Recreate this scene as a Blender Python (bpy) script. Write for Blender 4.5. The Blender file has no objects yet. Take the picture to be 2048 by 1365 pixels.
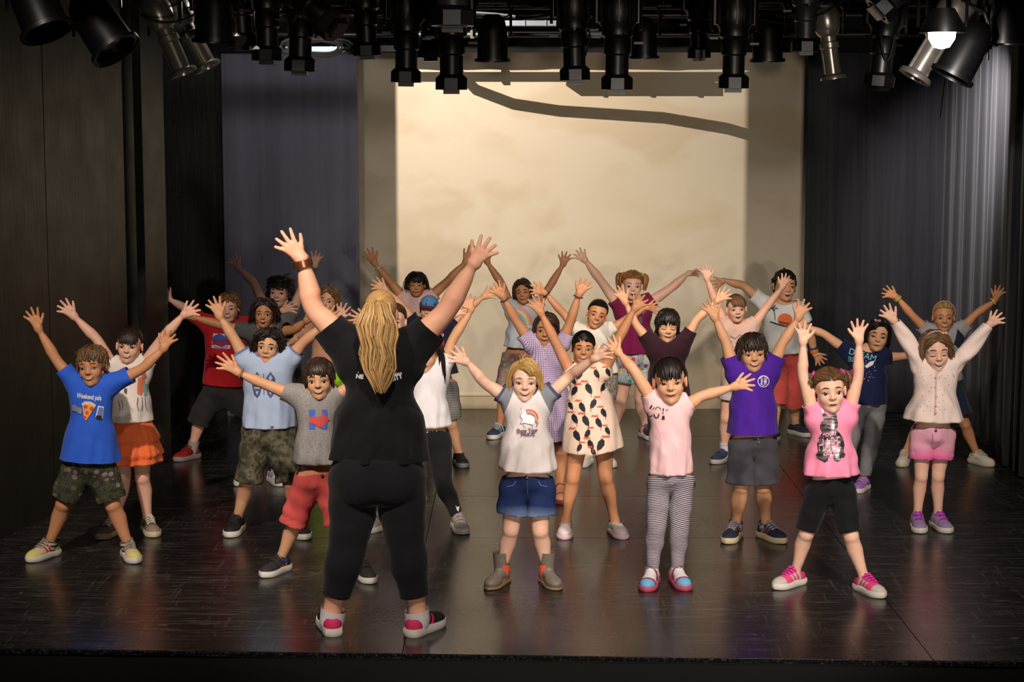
import bpy, bmesh, math, random
import numpy as np
from mathutils import Vector, Matrix
from mathutils.bvhtree import BVHTree

scene = bpy.context.scene
COL = scene.collection
rnd = random.Random(7)

# ------------------------------------------------------------------ camera
FPX, PITCH, CAMZ = 3600.0, math.radians(6.8), 2.34
cam_data = bpy.data.cameras.new('camera')
cam_data.sensor_width = 36.0
cam_data.lens = FPX / 2048.0 * 36.0
cam_data.clip_end = 100.0
cam = bpy.data.objects.new('camera', cam_data)
COL.objects.link(cam)
cam.location = (0, 0, CAMZ)
cam.rotation_euler = (math.pi / 2 - PITCH, 0, 0)
scene.camera = cam

# ------------------------------------------------------------------ view, world
scene.view_settings.view_transform = 'Standard'
scene.view_settings.look = 'None'
scene.view_settings.gamma = 1.0
scene.view_settings.use_curve_mapping = False
scene.view_settings.exposure = 0.0
world = bpy.data.worlds.new('world')
scene.world = world
world.use_nodes = True
world.node_tree.nodes['Background'].inputs[0].default_value = (0.9, 0.85, 0.8, 1)
world.node_tree.nodes['Background'].inputs[1].default_value = 0.004

# ------------------------------------------------------------------ theatre lighting
def spot(name, loc, target, power, size_deg, blend, radius, color=(1, .86, .70)):
    ld = bpy.data.lights.new(name, 'SPOT')
    ld.energy = power
    ld.spot_size = math.radians(size_deg)
    ld.spot_blend = blend
    ld.shadow_soft_size = radius
    ld.color = color
    o = bpy.data.objects.new(name, ld)
    COL.objects.link(o)
    o.location = loc
    d = Vector(target) - Vector(loc)
    o.rotation_euler = d.to_track_quat('-Z', 'Y').to_euler()
    return o

LAMP = (1, .88, .76)
spot('front_spotlight', (-2.3, 4.3, 5.2), (-1.75, 9.9, 0.55), 1500, 40, .8, .07, LAMP)
spot('front_spotlight', (2.3, 4.3, 5.2), (1.70, 9.9, 0.55), 1500, 42, .8, .07, LAMP)
spot('front_spotlight', (0.1, 4.0, 5.3), (0.0, 9.5, 0.7), 860, 38, .8, .07, LAMP)
spot('house_fill_spot', (1.25, -1.2, 1.75), (-0.25, 12.6, 1.35), 680, 28, .4, .16, LAMP)
spot('house_fill_spot', (2.3, -1.0, 1.95), (0.95, 13.3, 1.15), 750, 21, .55, .12, LAMP)  # added fill that brightens the back row at right, no known lamp there
# ------------------------------------------------------------------ helpers: projection
SP, CP = math.sin(PITCH), math.cos(PITCH)
def ray(px, py):
    u = (px - 1024.0) / FPX
    v = (682.5 - py) / FPX
    return np.array((u, CP + v * SP, -SP + v * CP))
CAMP = np.array((0, 0, CAMZ))
def at(px, py, Y):
    d = ray(px, py)
    return CAMP + d * (Y / d[1])
def on_z(px, py, z=0.0):
    d = ray(px, py)
    return CAMP + d * ((z - CAMZ) / d[2])

# ------------------------------------------------------------------ helpers: objects
def tag(o, label=None, cat=None, group=None, kind=None):
    if label: o['label'] = label
    if cat: o['category'] = cat
    if group: o['group'] = group
    if kind: o['kind'] = kind
    return o
def empty(name, loc=(0, 0, 0), parent=None):
    o = bpy.data.objects.new(name, None)
    o.empty_display_size = .1
    COL.objects.link(o)
    o.location = loc
    o.parent = parent
    return o
def mesh_np(name, V, F, smooth=True):
    """V (n,3), F list of face arrays (tris / quads as int arrays)"""
    me = bpy.data.meshes.new(name)
    V = np.asarray(V, np.float32)
    if not isinstance(F, (list, tuple)): F = [F]
    F = [np.asarray(f, np.int32) for f in F if len(f)]
    me.vertices.add(len(V))
    me.vertices.foreach_set('co', V.ravel())
    nl = sum(f.size for f in F); nf = sum(len(f) for f in F)
    me.loops.add(nl); me.polygons.add(nf)
    me.loops.foreach_set('vertex_index', np.concatenate([f.ravel() for f in F]))
    starts, s = [], 0
    for f in F:
        k = f.shape[1]
        starts.append(s + np.arange(len(f)) * k); s += f.size
    me.polygons.foreach_set('loop_start', np.concatenate(starts).astype(np.int32))
    me.update(calc_edges=True)
    me.polygons.foreach_set('use_smooth', np.full(nf, smooth))
    me.update()
    return me
def link(name, me, mats=None, parent=None, loc=None):
    o = bpy.data.objects.new(name, me)
    COL.objects.link(o)
    if mats is not None:
        if not isinstance(mats, (list, tuple)): mats = [mats]
        if len(me.materials) < len(mats):
            for _ in range(len(mats) - len(me.materials)): me.materials.append(None)
        for i, m in enumerate(mats):
            o.material_slots[i].link = 'OBJECT'
            o.material_slots[i].material = m
    o.parent = parent
    if loc is not None: o.location = loc
    return o
class MB:
    """collects simple solids into one mesh"""
    def __init__(s): s.v = []; s.f = []; s.mi = []; s.cur = 0
    def add(s, V, F):
        b = len(s.v); s.v += [tuple(map(float, p)) for p in V]
        for f in F: s.f.append([b + i for i in f]); s.mi.append(s.cur)
        return s
    def box(s, c, d, R=None, bev=0):
        hx, hy, hz = d[0] / 2, d[1] / 2, d[2] / 2
        V = [(x * hx, y * hy, z * hz) for x in (-1, 1) for y in (-1, 1) for z in (-1, 1)]
        if R is not None: V = [tuple(R @ Vector(p)) for p in V]
        V = [(p[0] + c[0], p[1] + c[1], p[2] + c[2]) for p in V]
        return s.add(V, [(0, 1, 3, 2), (4, 6, 7, 5), (0, 4, 5, 1), (2, 3, 7, 6), (0, 2, 6, 4), (1, 5, 7, 3)])
    def tube(s, path, r, n=8, caps=True):
        P = [Vector(p) for p in path]
        rr = r if hasattr(r, '__len__') else [r] * len(P)
        up = None; rings = []
        for i, p in enumerate(P):
            t = (P[min(i + 1, len(P) - 1)] - P[max(i - 1, 0)])
            if t.length < 1e-9: t = Vector((0, 0, 1))
            t.normalize()
            if up is None:
                up = Vector((0, 0, 1)) if abs(t.z) < .9 else Vector((1, 0, 0))
            x = t.cross(up)
            if x.length < 1e-6: x = t.orthogonal()
            x.normalize(); y = t.cross(x); up = -y if y.dot(up) < 0 else y
            rings.append([p + (x * math.cos(2 * math.pi * k / n) + y * math.sin(2 * math.pi * k / n)) * rr[i] for k in range(n)])
        V = [q for R_ in rings for q in R_]; F = []
        for i in range(len(P) - 1):
            for k in range(n):
                F.append((i * n + k, i * n + (k + 1) % n, (i + 1) * n + (k + 1) % n, (i + 1) * n + k))
        if caps:
            F.append(tuple(range(n - 1, -1, -1))); F.append(tuple((len(P) - 1) * n + k for k in range(n)))
        return s.add(V, F)
    def lathe(s, prof, n=20, M=None):
        """prof [(r,z)...] about z"""
        V = []; F = []
        for r, z in prof:
            for k in range(n):
                a = 2 * math.pi * k / n
                V.append(Vector((r * math.cos(a), r * math.sin(a), z)))
        if M is not None: V = [M @ p for p in V]
        for i in range(len(prof) - 1):
            for k in range(n):
                F.append((i * n + k, i * n + (k + 1) % n, (i + 1) * n + (k + 1) % n, (i + 1) * n + k))
        return s.add(V, F)
    def mesh(s, name, smooth=False, merge=False):
        me = bpy.data.meshes.new(name)
        me.from_pydata(s.v, [], s.f); me.update()
        bm = bmesh.new(); bm.from_mesh(me)
        bmesh.ops.recalc_face_normals(bm, faces=bm.faces); bm.to_mesh(me); bm.free()
        if smooth:
            for p in me.polygons: p.use_smooth = True
            try: me.set_sharp_from_angle(angle=math.radians(40))
            except Exception: pass
        nm = max(s.mi) + 1 if s.mi else 1
        for _ in range(nm): me.materials.append(None)
        if nm > 1: me.polygons.foreach_set('material_index', s.mi)
        return me
    def build(s, name, mats, parent=None, loc=None, smooth=False):
        return link(name, s.mesh(name, smooth), mats, parent, loc)

# ------------------------------------------------------------------ helpers: materials
def lin(c):
    if isinstance(c, str):
        c = tuple(int(c[i:i + 2], 16) for i in (0, 2, 4))
    c = [x / 255.0 for x in c]
    return tuple((x / 12.92 if x <= .04045 else ((x + .055) / 1.055) ** 2.4) for x in c) + (1.0,)
_mc = {}
class NT:
    def __init__(s, name):
        s.m = bpy.data.materials.new(name); s.m.use_nodes = True
        s.t = s.m.node_tree; s.b = s.t.nodes['Principled BSDF']
    def n(s, typ, **kw):
        nd = s.t.nodes.new(typ)
        for k, v in kw.items():
            if k.startswith('i_'):
                key = k[2:]; key = int(key) if key.isdigit() else key.replace('_', ' ')
                nd.inputs[key].default_value = v
            else: setattr(nd, k, v)
        return nd
    def l(s, a, b): s.t.links.new(a, b)
    def set(s, **kw):
        for k, v in kw.items(): s.b.inputs[k.replace('_', ' ')].default_value = v
    def ramp(s, fac, stops, interp='LINEAR'):
        r = s.n('ShaderNodeValToRGB'); r.color_ramp.interpolation = interp
        e = r.color_ramp.elements
        while len(e) < len(stops): e.new(.5)
        for i, (p, c) in enumerate(stops): e[i].position = p; e[i].color = c
        s.l(fac, r.inputs[0]); return r.outputs[0]
    def math(s, op, a, b=None, c=None):
        nd = s.n('ShaderNodeMath', operation=op)
        for i, x in enumerate((a, b, c)):
            if x is None: continue
            if isinstance(x, (int, float)): nd.inputs[i].default_value = x
            else: s.l(x, nd.inputs[i])
        return nd.outputs[0]
    def mix(s, fac, a, b, blend='MIX'):
        nd = s.n('ShaderNodeMix', data_type='RGBA', blend_type=blend)
        for i, x in ((0, fac), (6, a), (7, b)):
            if isinstance(x, (int, float, tuple)): nd.inputs[i].default_value = x
            else: s.l(x, nd.inputs[i])
        return nd.outputs[2]
    def noise(s, scale, vec=None, detail=3, rough=.5, out='Fac'):
        nd = s.n('ShaderNodeTexNoise'); nd.inputs['Scale'].default_value = scale
        nd.inputs['Detail'].default_value = detail; nd.inputs['Roughness'].default_value = rough
        if vec is not None: s.l(vec, nd.inputs['Vector'])
        return nd.outputs[out]
    def attr(s, name):
        return s.n('ShaderNodeAttribute', attribute_name=name).outputs['Vector']
    def obj(s): return s.n('ShaderNodeTexCoord').outputs['Object']
    def scaled(s, vec, sc, loc=(0, 0, 0), rot=(0, 0, 0)):
        m = s.n('ShaderNodeMapping'); m.inputs['Scale'].default_value = sc
        m.inputs['Location'].default_value = loc; m.inputs['Rotation'].default_value = rot
        s.l(vec, m.inputs['Vector']); return m.outputs[0]
    def bump(s, h, strength=.2, dist=.01):
        nd = s.n('ShaderNodeBump'); nd.inputs['Strength'].default_value = strength
        nd.inputs['Distance'].default_value = dist
        s.l(h, nd.inputs['Height']); s.l(nd.outputs[0], s.b.inputs['Normal'])
def plain(name, color, rough=.6, metal=0.0, spec=.5, var=.0, scale=20, bump=0):
    key = (name, str(color), rough, metal, spec, var, bump)
    if key in _mc: return _mc[key]
    t = NT(name); c = lin(color)
    t.set(Base_Color=c, Roughness=rough, Metallic=metal, Specular_IOR_Level=spec)
    if var or bump:
        v = t.obj(); nz = t.noise(scale, v, 4)
        if var:
            d = tuple(max(0, x * (1 - var)) for x in c[:3]) + (1,); u = tuple(min(1, x * (1 + var)) for x in c[:3]) + (1,)
            t.l(t.ramp(nz, [(.3, d), (.7, u)]), t.b.inputs['Base Color'])
        if bump: t.bump(nz, bump, .01)
    _mc[key] = t.m
    return t.m
def skin(color):
    key = ('skin', color)
    if key in _mc: return _mc[key]
    t = NT('skin'); c = lin(color)
    v = t.obj(); nz = t.noise(9, v, 3)
    red = (min(1, c[0] * 1.02), c[1] * .88, c[2] * .84, 1)
    t.l(t.ramp(nz, [(.35, c), (.75, red)]), t.b.inputs['Base Color'])
    t.set(Roughness=.52, Specular_IOR_Level=.35, Subsurface_Weight=.06, Subsurface_Scale=.01)
    t.b.inputs['Subsurface Radius'].default_value = (1, .35, .2)
    _mc[key] = t.m
    return t.m
def hairmat(color, var=.35):
    key = ('hair', color)
    if key in _mc: return _mc[key]
    t = NT('hair'); c = lin(color)
    a = t.n('ShaderNodeAttribute', attribute_name='lock').outputs['Fac']
    st = t.noise(1.0, t.scaled(t.obj(), (14, 14, 3)), 4)
    f = t.math('ADD', t.math('MULTIPLY', a, .6), t.math('MULTIPLY', st, .4))
    d = tuple(x * (1 - var) for x in c[:3]) + (1,); u = tuple(min(1, x * (1 + var * 1.5)) for x in c[:3]) + (1,)
    t.l(t.ramp(f, [(.15, d), (.55, c), (.9, u)]), t.b.inputs['Base Color'])
    t.set(Roughness=.42, Specular_IOR_Level=.4)
    _mc[key] = t.m
    return t.m
def cloth(name, color, rough=.85, var=.06, weave=1.0):
    key = ('cloth', name, str(color), var)
    if key in _mc: return _mc[key]
    t = NT(name); c = lin(color)
    v = t.attr('cpos'); nz = t.noise(14, v, 4); fn = t.noise(260, v, 2)
    d = tuple(x * (1 - var) for x in c[:3]) + (1,); u = tuple(min(1, x * (1 + var)) for x in c[:3]) + (1,)
    t.l(t.ramp(nz, [(.3, d), (.7, u)]), t.b.inputs['Base Color'])
    cr = t.n('ShaderNodeTexNoise'); cr.inputs['Scale'].default_value = 1.0; cr.inputs['Detail'].default_value = 4; cr.inputs['Distortion'].default_value = 1.2
    t.l(t.scaled(v, (17, 17, 9), rot=(0, .5, 0)), cr.inputs['Vector'])
    h = t.math('ADD', t.math('MULTIPLY', cr.outputs['Fac'], 1.0), t.math('MULTIPLY', fn, .06 * weave))
    t.bump(h, .32, .016)
    t.set(Roughness=rough, Specular_IOR_Level=.2, Sheen_Weight=.08)
    _mc[key] = t.m
    return t.m
# ------------------------------------------------------------------ stage: floor
def floor_material():
    t = NT('black_stage_floor'); v = t.n('ShaderNodeNewGeometry').outputs['Position']
    big = t.noise(1.1, v, 4); fine = t.noise(60, v, 3)
    base = t.ramp(big, [(.3, (.0066, .0050, .0048, 1)), (.7, (.0105, .0082, .0076, 1))])
    cur = base
    for sc, rot, lo, hi, br in (((3.0, 40, 1), .35, .60, .64, .07), ((44, 2.6, 1), -.35, .63, .66, .06), ((2.2, 46, 1), 1.9, .63, .66, .06), ((1.6, 60, 1), .05, .60, .64, .05), ((5, 5, 1), 0, .69, .72, .08)):
        n = t.n('ShaderNodeTexNoise'); n.inputs['Scale'].default_value = 1.0; n.inputs['Detail'].default_value = 3; n.inputs['Distortion'].default_value = 1.6
        t.l(t.scaled(v, sc, rot=(0, 0, rot)), n.inputs['Vector'])
        m = t.ramp(n.outputs['Fac'], [(lo, (0, 0, 0, 1)), (hi, (1, 1, 1, 1))])
        cur = t.mix(t.math('MULTIPLY', m, .7), cur, (br, br * .93, br * .86, 1))
    sp = t.n('ShaderNodeTexVoronoi'); sp.inputs['Scale'].default_value = 9; t.l(v, sp.inputs['Vector'])
    cur = t.mix(t.math('LESS_THAN', sp.outputs['Distance'], .022), cur, (.12, .11, .10, 1))
    t.l(cur, t.b.inputs['Base Color'])
    r = t.math('ADD', t.math('MULTIPLY', big, .16), t.math('MULTIPLY', fine, .10))
    t.l(t.math('ADD', r, .12), t.b.inputs['Roughness'])
    t.bump(t.math('ADD', t.math('MULTIPLY', fine, .3), big), .05, .01)
    t.set(Specular_IOR_Level=.52)
    return t.m
FLOORM = floor_material()
def front_y(x): return 7.80 - .045 * x
fl = MB()
fl.add([(-4.2, front_y(-4.2) + .02, -.012), (4.2, front_y(4.2) + .02, -.012), (4.2, 15.2, -.012), (-4.2, 15.2, -.012),
        (-4.2, front_y(-4.2) + .02, -.10), (4.2, front_y(4.2) + .02, -.10), (4.2, 15.2, -.10), (-4.2, 15.2, -.10)],
       [(0, 1, 2, 3), (7, 6, 5, 4), (0, 4, 5, 1), (1, 5, 6, 2), (2, 6, 7, 3), (3, 7, 4, 0)])
floor = tag(fl.build('floor', plain('black_underlay', '060505', .8)), kind='structure')
xs = [-4.2, -2.92, -.49, 1.86, 4.2]; ys = [None, 8.90, 10.10, 11.27, 12.36, 13.50, 15.2]
for i in range(len(xs) - 1):
    for j in range(len(ys) - 1):
        g = .0022
        x0, x1 = xs[i] + g, xs[i + 1] - g
        ya = (front_y(x0) if j == 0 else ys[j] + g); yb = (front_y(x1) if j == 0 else ys[j] + g); yc = ys[j + 1] - g
        z = -.0004 * ((i * 3 + j * 2) % 3); b = -.0118
        m = MB(); m.add([(x0, ya, z), (x1, yb, z), (x1, yc, z), (x0, yc, z), (x0, ya, b), (x1, yb, b), (x1, yc, b), (x0, yc, b)],
                        [(0, 1, 2, 3), (7, 6, 5, 4), (0, 4, 5, 1), (1, 5, 6, 2), (2, 6, 7, 3), (3, 7, 4, 0)])
        m.build('floor_panel', FLOORM, floor)
m = MB(); m.add([(-4.2, front_y(-4.2), -.012), (4.2, front_y(4.2), -.012), (4.2, front_y(4.2) + .03, -.012), (-4.2, front_y(-4.2) + .03, -.012),
                 (-4.2, front_y(-4.2), -.85), (4.2, front_y(4.2), -.85), (4.2, front_y(4.2) + .03, -.85), (-4.2, front_y(-4.2) + .03, -.85)],
                [(3, 2, 1, 0), (4, 5, 6, 7), (0, 1, 5, 4), (1, 2, 6, 5), (2, 3, 7, 6), (3, 0, 4, 7)])
tag(m.build('wall_front', plain('black_paint', '0b0a0a', .6)), kind='structure')
t = NT('worn_edge_strip'); nz = t.noise(90, t.obj(), 3); t.l(t.ramp(nz, [(.5, (.012, .012, .012, 1)), (.72, (.16, .15, .14, 1))]), t.b.inputs['Base Color'])
t.bump(nz, .25, .004); t.set(Roughness=.28, Metallic=.5)
m = MB()
ang = math.atan(-.045); R_ = Matrix.Rotation(ang, 3, 'Z')
m.box((0, front_y(0) - .004, -.007), (8.4, .008, .010), R_); m.box((0, front_y(0) - .006, -.018), (8.4, .006, .005), R_)
tag(m.build('trim_1', t.m), kind='structure')
m = MB(); m.box((0, 1.8, -.9), (12, 12, .1)); tag(m.build('floor_house', plain('dark_carpet', '0c0a0a', .95)), kind='structure')

# ------------------------------------------------------------------ stage: back wall, flats, curtains
def wall_paint(name, c, cloud):
    t = NT(name); v = t.obj(); 
    n1 = t.n('ShaderNodeTexNoise'); n1.inputs['Scale'].default_value = .85; n1.inputs['Detail'].default_value = 5; n1.inputs['Distortion'].default_value = .5
    t.l(t.scaled(v, (1, 1, 1.9)), n1.inputs['Vector'])
    s = t.n('ShaderNodeSeparateXYZ'); t.l(v, s.inputs[0])
    col = t.ramp(n1.outputs['Fac'], [(.42, lin(c)), (.50, lin(cloud)), (.58, lin(cloud)), (.72, lin(c))])
    t.l(col, t.b.inputs['Base Color']); t.bump(t.noise(35, v, 3), .06, .01); t.set(Roughness=.85, Specular_IOR_Level=.15)
    return t.m
CYC = wall_paint('cream_sky_paint', 'c8b89c', 'd0c3ab')
m = MB(); m.box((.45, 14.90, 1.7), (4.6, .08, 4.2)); tag(m.build('wall_back', CYC), kind='structure')
m = MB(); m.box((.45, 14.852, .055), (4.6, .02, .11)); m.box((.45, 14.85, .113), (4.6, .024, .012)); tag(m.build('baseboard_back', plain('cream_paint', 'c2b090', .7)), kind='structure')
def dark_wall(name, c, streak, rough=.5, sx=9.0):
    t = NT(name); v = t.obj()
    st = t.noise(1.0, t.scaled(v, (sx, sx, .35)), 4, .6); sp = t.noise(5, v, 5); sc = t.noise(1.0, t.scaled(v, (26, 26, 3)), 4, .7)
    a = t.ramp(st, [(.35, lin(c)), (.75, lin(streak))])
    a = t.mix(t.math('MULTIPLY', t.ramp(sc, [(.66, (0, 0, 0, 1)), (.72, (1, 1, 1, 1))]), .35), a, lin('2a2624'))
    t.l(a, t.b.inputs['Base Color']); t.l(t.math('ADD', t.math('MULTIPLY', sp, .25), rough - .12), t.b.inputs['Roughness'])
    t.bump(t.math('ADD', sp, sc), .22, .01); t.set(Specular_IOR_Level=.35)
    return t.m
FLATM = dark_wall('blue_black_flat_paint', '6a6a78', '7e7e8e', .8)
m = MB(); m.box((-1.775, 14.52, 1.46), (1.085, .06, 2.92)); m.box((-2.30, 14.485, 1.46), (.02, .012, 2.92)); m.box((-1.25, 14.485, 1.46), (.02, .012, 2.92))
o = m.build('scenery_flat', FLATM); tag(o, 'tall blue-black painted scenery flat left of the white backdrop', 'scenery flat')
DARKW = dark_wall('black_wall_paint', '171412', '221e1b', .42)
m = MB(); m.box((-2.95, 14.66, 1.8), (1.5, .06, 3.6)); tag(m.build('wall_left', DARKW), kind='structure')
def wl(y): return -2.92 + .205 * (y - 10.06)
def wall_seg(y0, y1, off=0.0, th=.05, z1=3.7):
    m = MB(); a = Vector((wl(y0) + off, y0)); b = Vector((wl(y1) + off, y1)); n = Vector((-(b - a).y, (b - a).x)).normalized() * th
    V = [(p.x, p.y, z) for z in (0, z1) for p in (a, b, b + n, a + n)]
    m.add(V, [(0, 1, 2, 3), (7, 6, 5, 4), (0, 4, 5, 1), (1, 5, 6, 2), (2, 6, 7, 3), (3, 7, 4, 0)])
    return m
left = tag(wall_seg(7.9, 12.5, -.16, .06).build('wall_left_side', DARKW), kind='structure')
for y0, y1, off in ((7.9, 9.3, 0), (9.31, 10.75, .0), (10.76, 11.60, .0), (11.63, 11.90, -.012), (12.15, 12.52, .012)):
    wall_seg(y0, y1, off, .06).build('wall_panel', DARKW, left)
def curtain(name, p0, p1, z0, z1, n, amp, mat, label, seed, gather=1.0):
    rg = np.random.default_rng(seed); p0, p1 = np.array(p0), np.array(p1)
    L = np.linalg.norm(p1 - p0); k = int(L / .018) + 2; u = np.linspace(0, 1, k); d = (p1 - p0) / L; nr = np.array((-d[1], d[0]))
    ph = rg.uniform(0, 6, 5); rows = 9; V = []
    for r in range(rows + 1):
        f = r / rows; z = z0 + (z1 - z0) * f
        a = amp * (.55 + .45 * (1 - f))
        w = a * (np.sin(2 * math.pi * n * u + ph[0] + 1.3 * np.sin(5 * u + ph[1]) + .25 * math.sin(3 * f + ph[4])) + .45 * np.sin(2 * math.pi * n * 2.3 * u + ph[2]) + .3 * np.sin(2 * math.pi * n * .37 * u + ph[3]))
        q = p0[None] + d[None] * (u * L)[:, None] + nr[None] * w[:, None]
        V.append(np.concatenate([q, np.full((k, 1), z)], 1))
    V = np.concatenate(V); i = np.arange(rows)[:, None]; j = np.arange(k - 1)[None]; b = i * k + j
    Q = np.stack([b, b + 1, b + k + 1, b + k], -1).reshape(-1, 4)
    o = link(name, mesh_np(name, V, Q), mat); s = o.modifiers.new('thickness', 'SOLIDIFY'); s.thickness = .006
    return tag(o, label, 'curtain', 'black stage drapes')
t = NT('black_drape'); v = t.obj(); a = t.noise(1.0, t.scaled(v, (30, 30, .8)), 3)
t.l(t.ramp(a, [(.3, lin('1b1a1d')), (.7, lin('29282c'))]), t.b.inputs['Base Color']); t.bump(t.noise(1.0, t.scaled(v, (60, 60, 1.2)), 3), .25, .01)
t.set(Roughness=.72, Specular_IOR_Level=.3, Sheen_Weight=.15); DRAPE = t.m
curtain('stage_curtain', (2.37, 14.56), (3.55, 14.62), 0.01, 3.3, 2.6, .012, DRAPE, 'black drape facing the audience right of the white backdrop', 3)
curtain('stage_curtain', (3.50, 14.60), (3.50, 12.45), 0.01, 3.4, 5.5, .022, DRAPE, 'black side drape catching a grey sheen of light at far right', 5)
curtain('stage_curtain', (3.42, 12.40), (3.50, 10.6), 0.01, 3.5, 8, .035, DRAPE, 'darkest black drape at the right edge of the picture', 8)
t = NT('black_border'); t.set(Base_Color=lin('0a0a0a'), Roughness=.95); 
def border(x0, x1, y, z0, z1, label):
    o = curtain('border_curtain', (x0, y), (x1, y), z0, z1, (x1 - x0) * 2, .012, t.m, label, int(x1 * 10) + 20)
border(-2.45, 3.5, 14.35, 2.92, 3.75, 'short black border drape hanging above the backdrop')
m = MB(); m.box((0, 11.4, 3.78), (8.4, 7.6, .08)); tag(m.build('ceiling', plain('black_ceiling', '060606', .9)), kind='structure')

# ------------------------------------------------------------------ overhead rig
BLACKM = plain('black_enamel', '0d0c0d', .38, .2, var=.25, scale=30); SILVER = plain('worn_aluminium', 'a29b90', .28, .72, var=.15, scale=25)
GREYM = plain('dark_grey_casting', '38343a', .42, .5, var=.2, scale=30); PIPE = plain('black_pipe', '141313', .4, .5); STEEL = plain('galvanised_pipe', '4a4846', .4, .8)
def pipe(x0, x1, y, z, r, label, mat=PIPE):
    m = MB(); m.tube([(x0, y, z), (x1, y, z)], r, 10)
    n = int((x1 - x0) / 1.6)
    root = m.build('lighting_pipe', mat, smooth=True); tag(root, label, 'pipe')
    for k in range(n + 1):
        h = MB(); x = x0 + .3 + k * (x1 - x0 - .6) / max(n, 1); h.tube([(x, y, z), (x, y, 3.745)], .008, 6); h.box((x, y, z), (.03, .06, .06))
        h.build('hanger', PIPE, root)
    return root
pipe(-3.0, 3.4, 9.35, 3.13, .024, 'nearest black lighting pipe across the top of the picture')
pipe(-2.9, 3.4, 10.5, 3.16, .024, 'black lighting pipe carrying the downward spotlights')
pipe(-2.5, 3.4, 12.2, 3.14, .024, 'black lighting pipe over the middle of the stage')
pipe(-2.3, 3.4, 13.75, 3.03, .022, 'thin grey pipe just in front of the border drape, lowest', STEEL)
pipe(-2.3, 3.4, 13.70, 3.17, .022, 'thin grey pipe just in front of the border drape, upper', STEEL)
_fix = {}
def fixture_meshes(kind):
    if kind in _fix: return _fix[kind]
    P = {}
    b = MB()
    if kind == 'par':
        b.lathe([(.0, .30), (.05, .30), (.085, .26), (.10, .18), (.105, .0), (.115, .0), (.115, -.012), (.10, -.012), (.10, .02)], 24)
        P['housing'] = b.mesh('housing', True)
        f = MB(); f.lathe([(.118, -.02), (.122, -.02), (.122, .0), (.118, .0), (.118, -.02)], 24); P['gel_frame'] = f.mesh('gel_frame', True)
        l = MB(); l.lathe([(.0, .03), (.06, .024), (.098, .02)], 20); P['lens'] = l.mesh('lens', True); H = .15
    elif kind == 'round':
        b.lathe([(.062, .10), (.066, .10), (.066, .30), (.080, .31), (.080, .35), (.064, .36), (.064, .42)], 22); P['lens_barrel'] = b.mesh('lens_barrel', True)
        for q in range(3): 
            pass
        f = MB(); f.lathe([(.066, .10), (.10, .085), (.105, .07), (.105, .055), (.07, .055), (.066, .10)], 22)
        for k in range(3):
            a = 2 * math.pi * k / 3 + .4; f.tube([(.07 * math.cos(a), .07 * math.sin(a), .08), (.07 * math.cos(a), .07 * math.sin(a), .32)], .007, 5)
        P['gel_frame'] = f.mesh('gel_frame', True)
        h = MB(); h.lathe([(.064, .40), (.085, .42), (.105, .47), (.11, .56), (.09, .64), (.05, .68), (.0, .68)], 22); P['housing'] = h.mesh('housing', True)
        l = MB(); l.lathe([(0, .09), (.04, .094), (.062, .10)], 18); P['lens'] = l.mesh('lens', True); H = .40
    else:
        b.lathe([(.058, .03), (.063, .03), (.063, .20), (.072, .21), (.072, .29), (.066, .30)], 20); P['lens_barrel'] = b.mesh('lens_barrel', True)
        g = MB(); n = 8
        oc = lambda r, z: [(r * math.cos(math.pi / 8 + math.pi / 4 * k) * 1.04, r * math.sin(math.pi / 8 + math.pi / 4 * k) * 1.04, z) for k in range(8)]
        V = oc(.066, .10) + oc(.088, .08) + oc(.088, .02) + oc(.064, .02)
        F = [(i * 8 + k, i * 8 + (k + 1) % 8, (i + 1) * 8 + (k + 1) % 8, (i + 1) * 8 + k) for i in range(3) for k in range(8)]
        g.add(V, F); g.box((0, 0, .008), (.085, .10, .022)); P['gel_frame'] = g.mesh('gel_frame')
        h = MB(); h.lathe([(.066, .29), (.085, .31), (.085, .35), (.098, .37), (.105, .46), (.09, .55), (.085, .56)], 22)
        for k in range(12):
            a = 2 * math.pi * k / 12; h.box((.103 * math.cos(a), .103 * math.sin(a), .45), (.03, .007, .15), Matrix.Rotation(a, 3, 'Z'))
        P['housing'] = h.mesh('housing', True)
        c = MB(); c.lathe([(.085, .56), (.10, .575), (.10, .62), (.06, .68), (.0, .69)], 20); P['cap'] = c.mesh('cap', True)
        l = MB(); l.lathe([(0, .025), (.04, .03), (.058, .035)], 18); P['lens'] = l.mesh('lens', True); H = .34
        for q, (c_, d_) in enumerate((((.115, 0, .30), (.05, .012, .012)), ((-.115, 0, .27), (.05, .012, .012)), ((0, -.10, .30), (.012, .06, .012)))):
            k_ = MB(); k_.box(c_, d_); P['shutter_handle.%d' % q] = k_.mesh('shutter_handle')
    _fix[kind] = (P, H); return _fix[kind]
LENS = plain('lens_glass', '1a1c20', .08, 0, 1.0)
LABEL_Y = plain('yellow_tape', 'c8a818', .6); LABEL_W = plain('white_sticker', 'a8a49e', .6)
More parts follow.
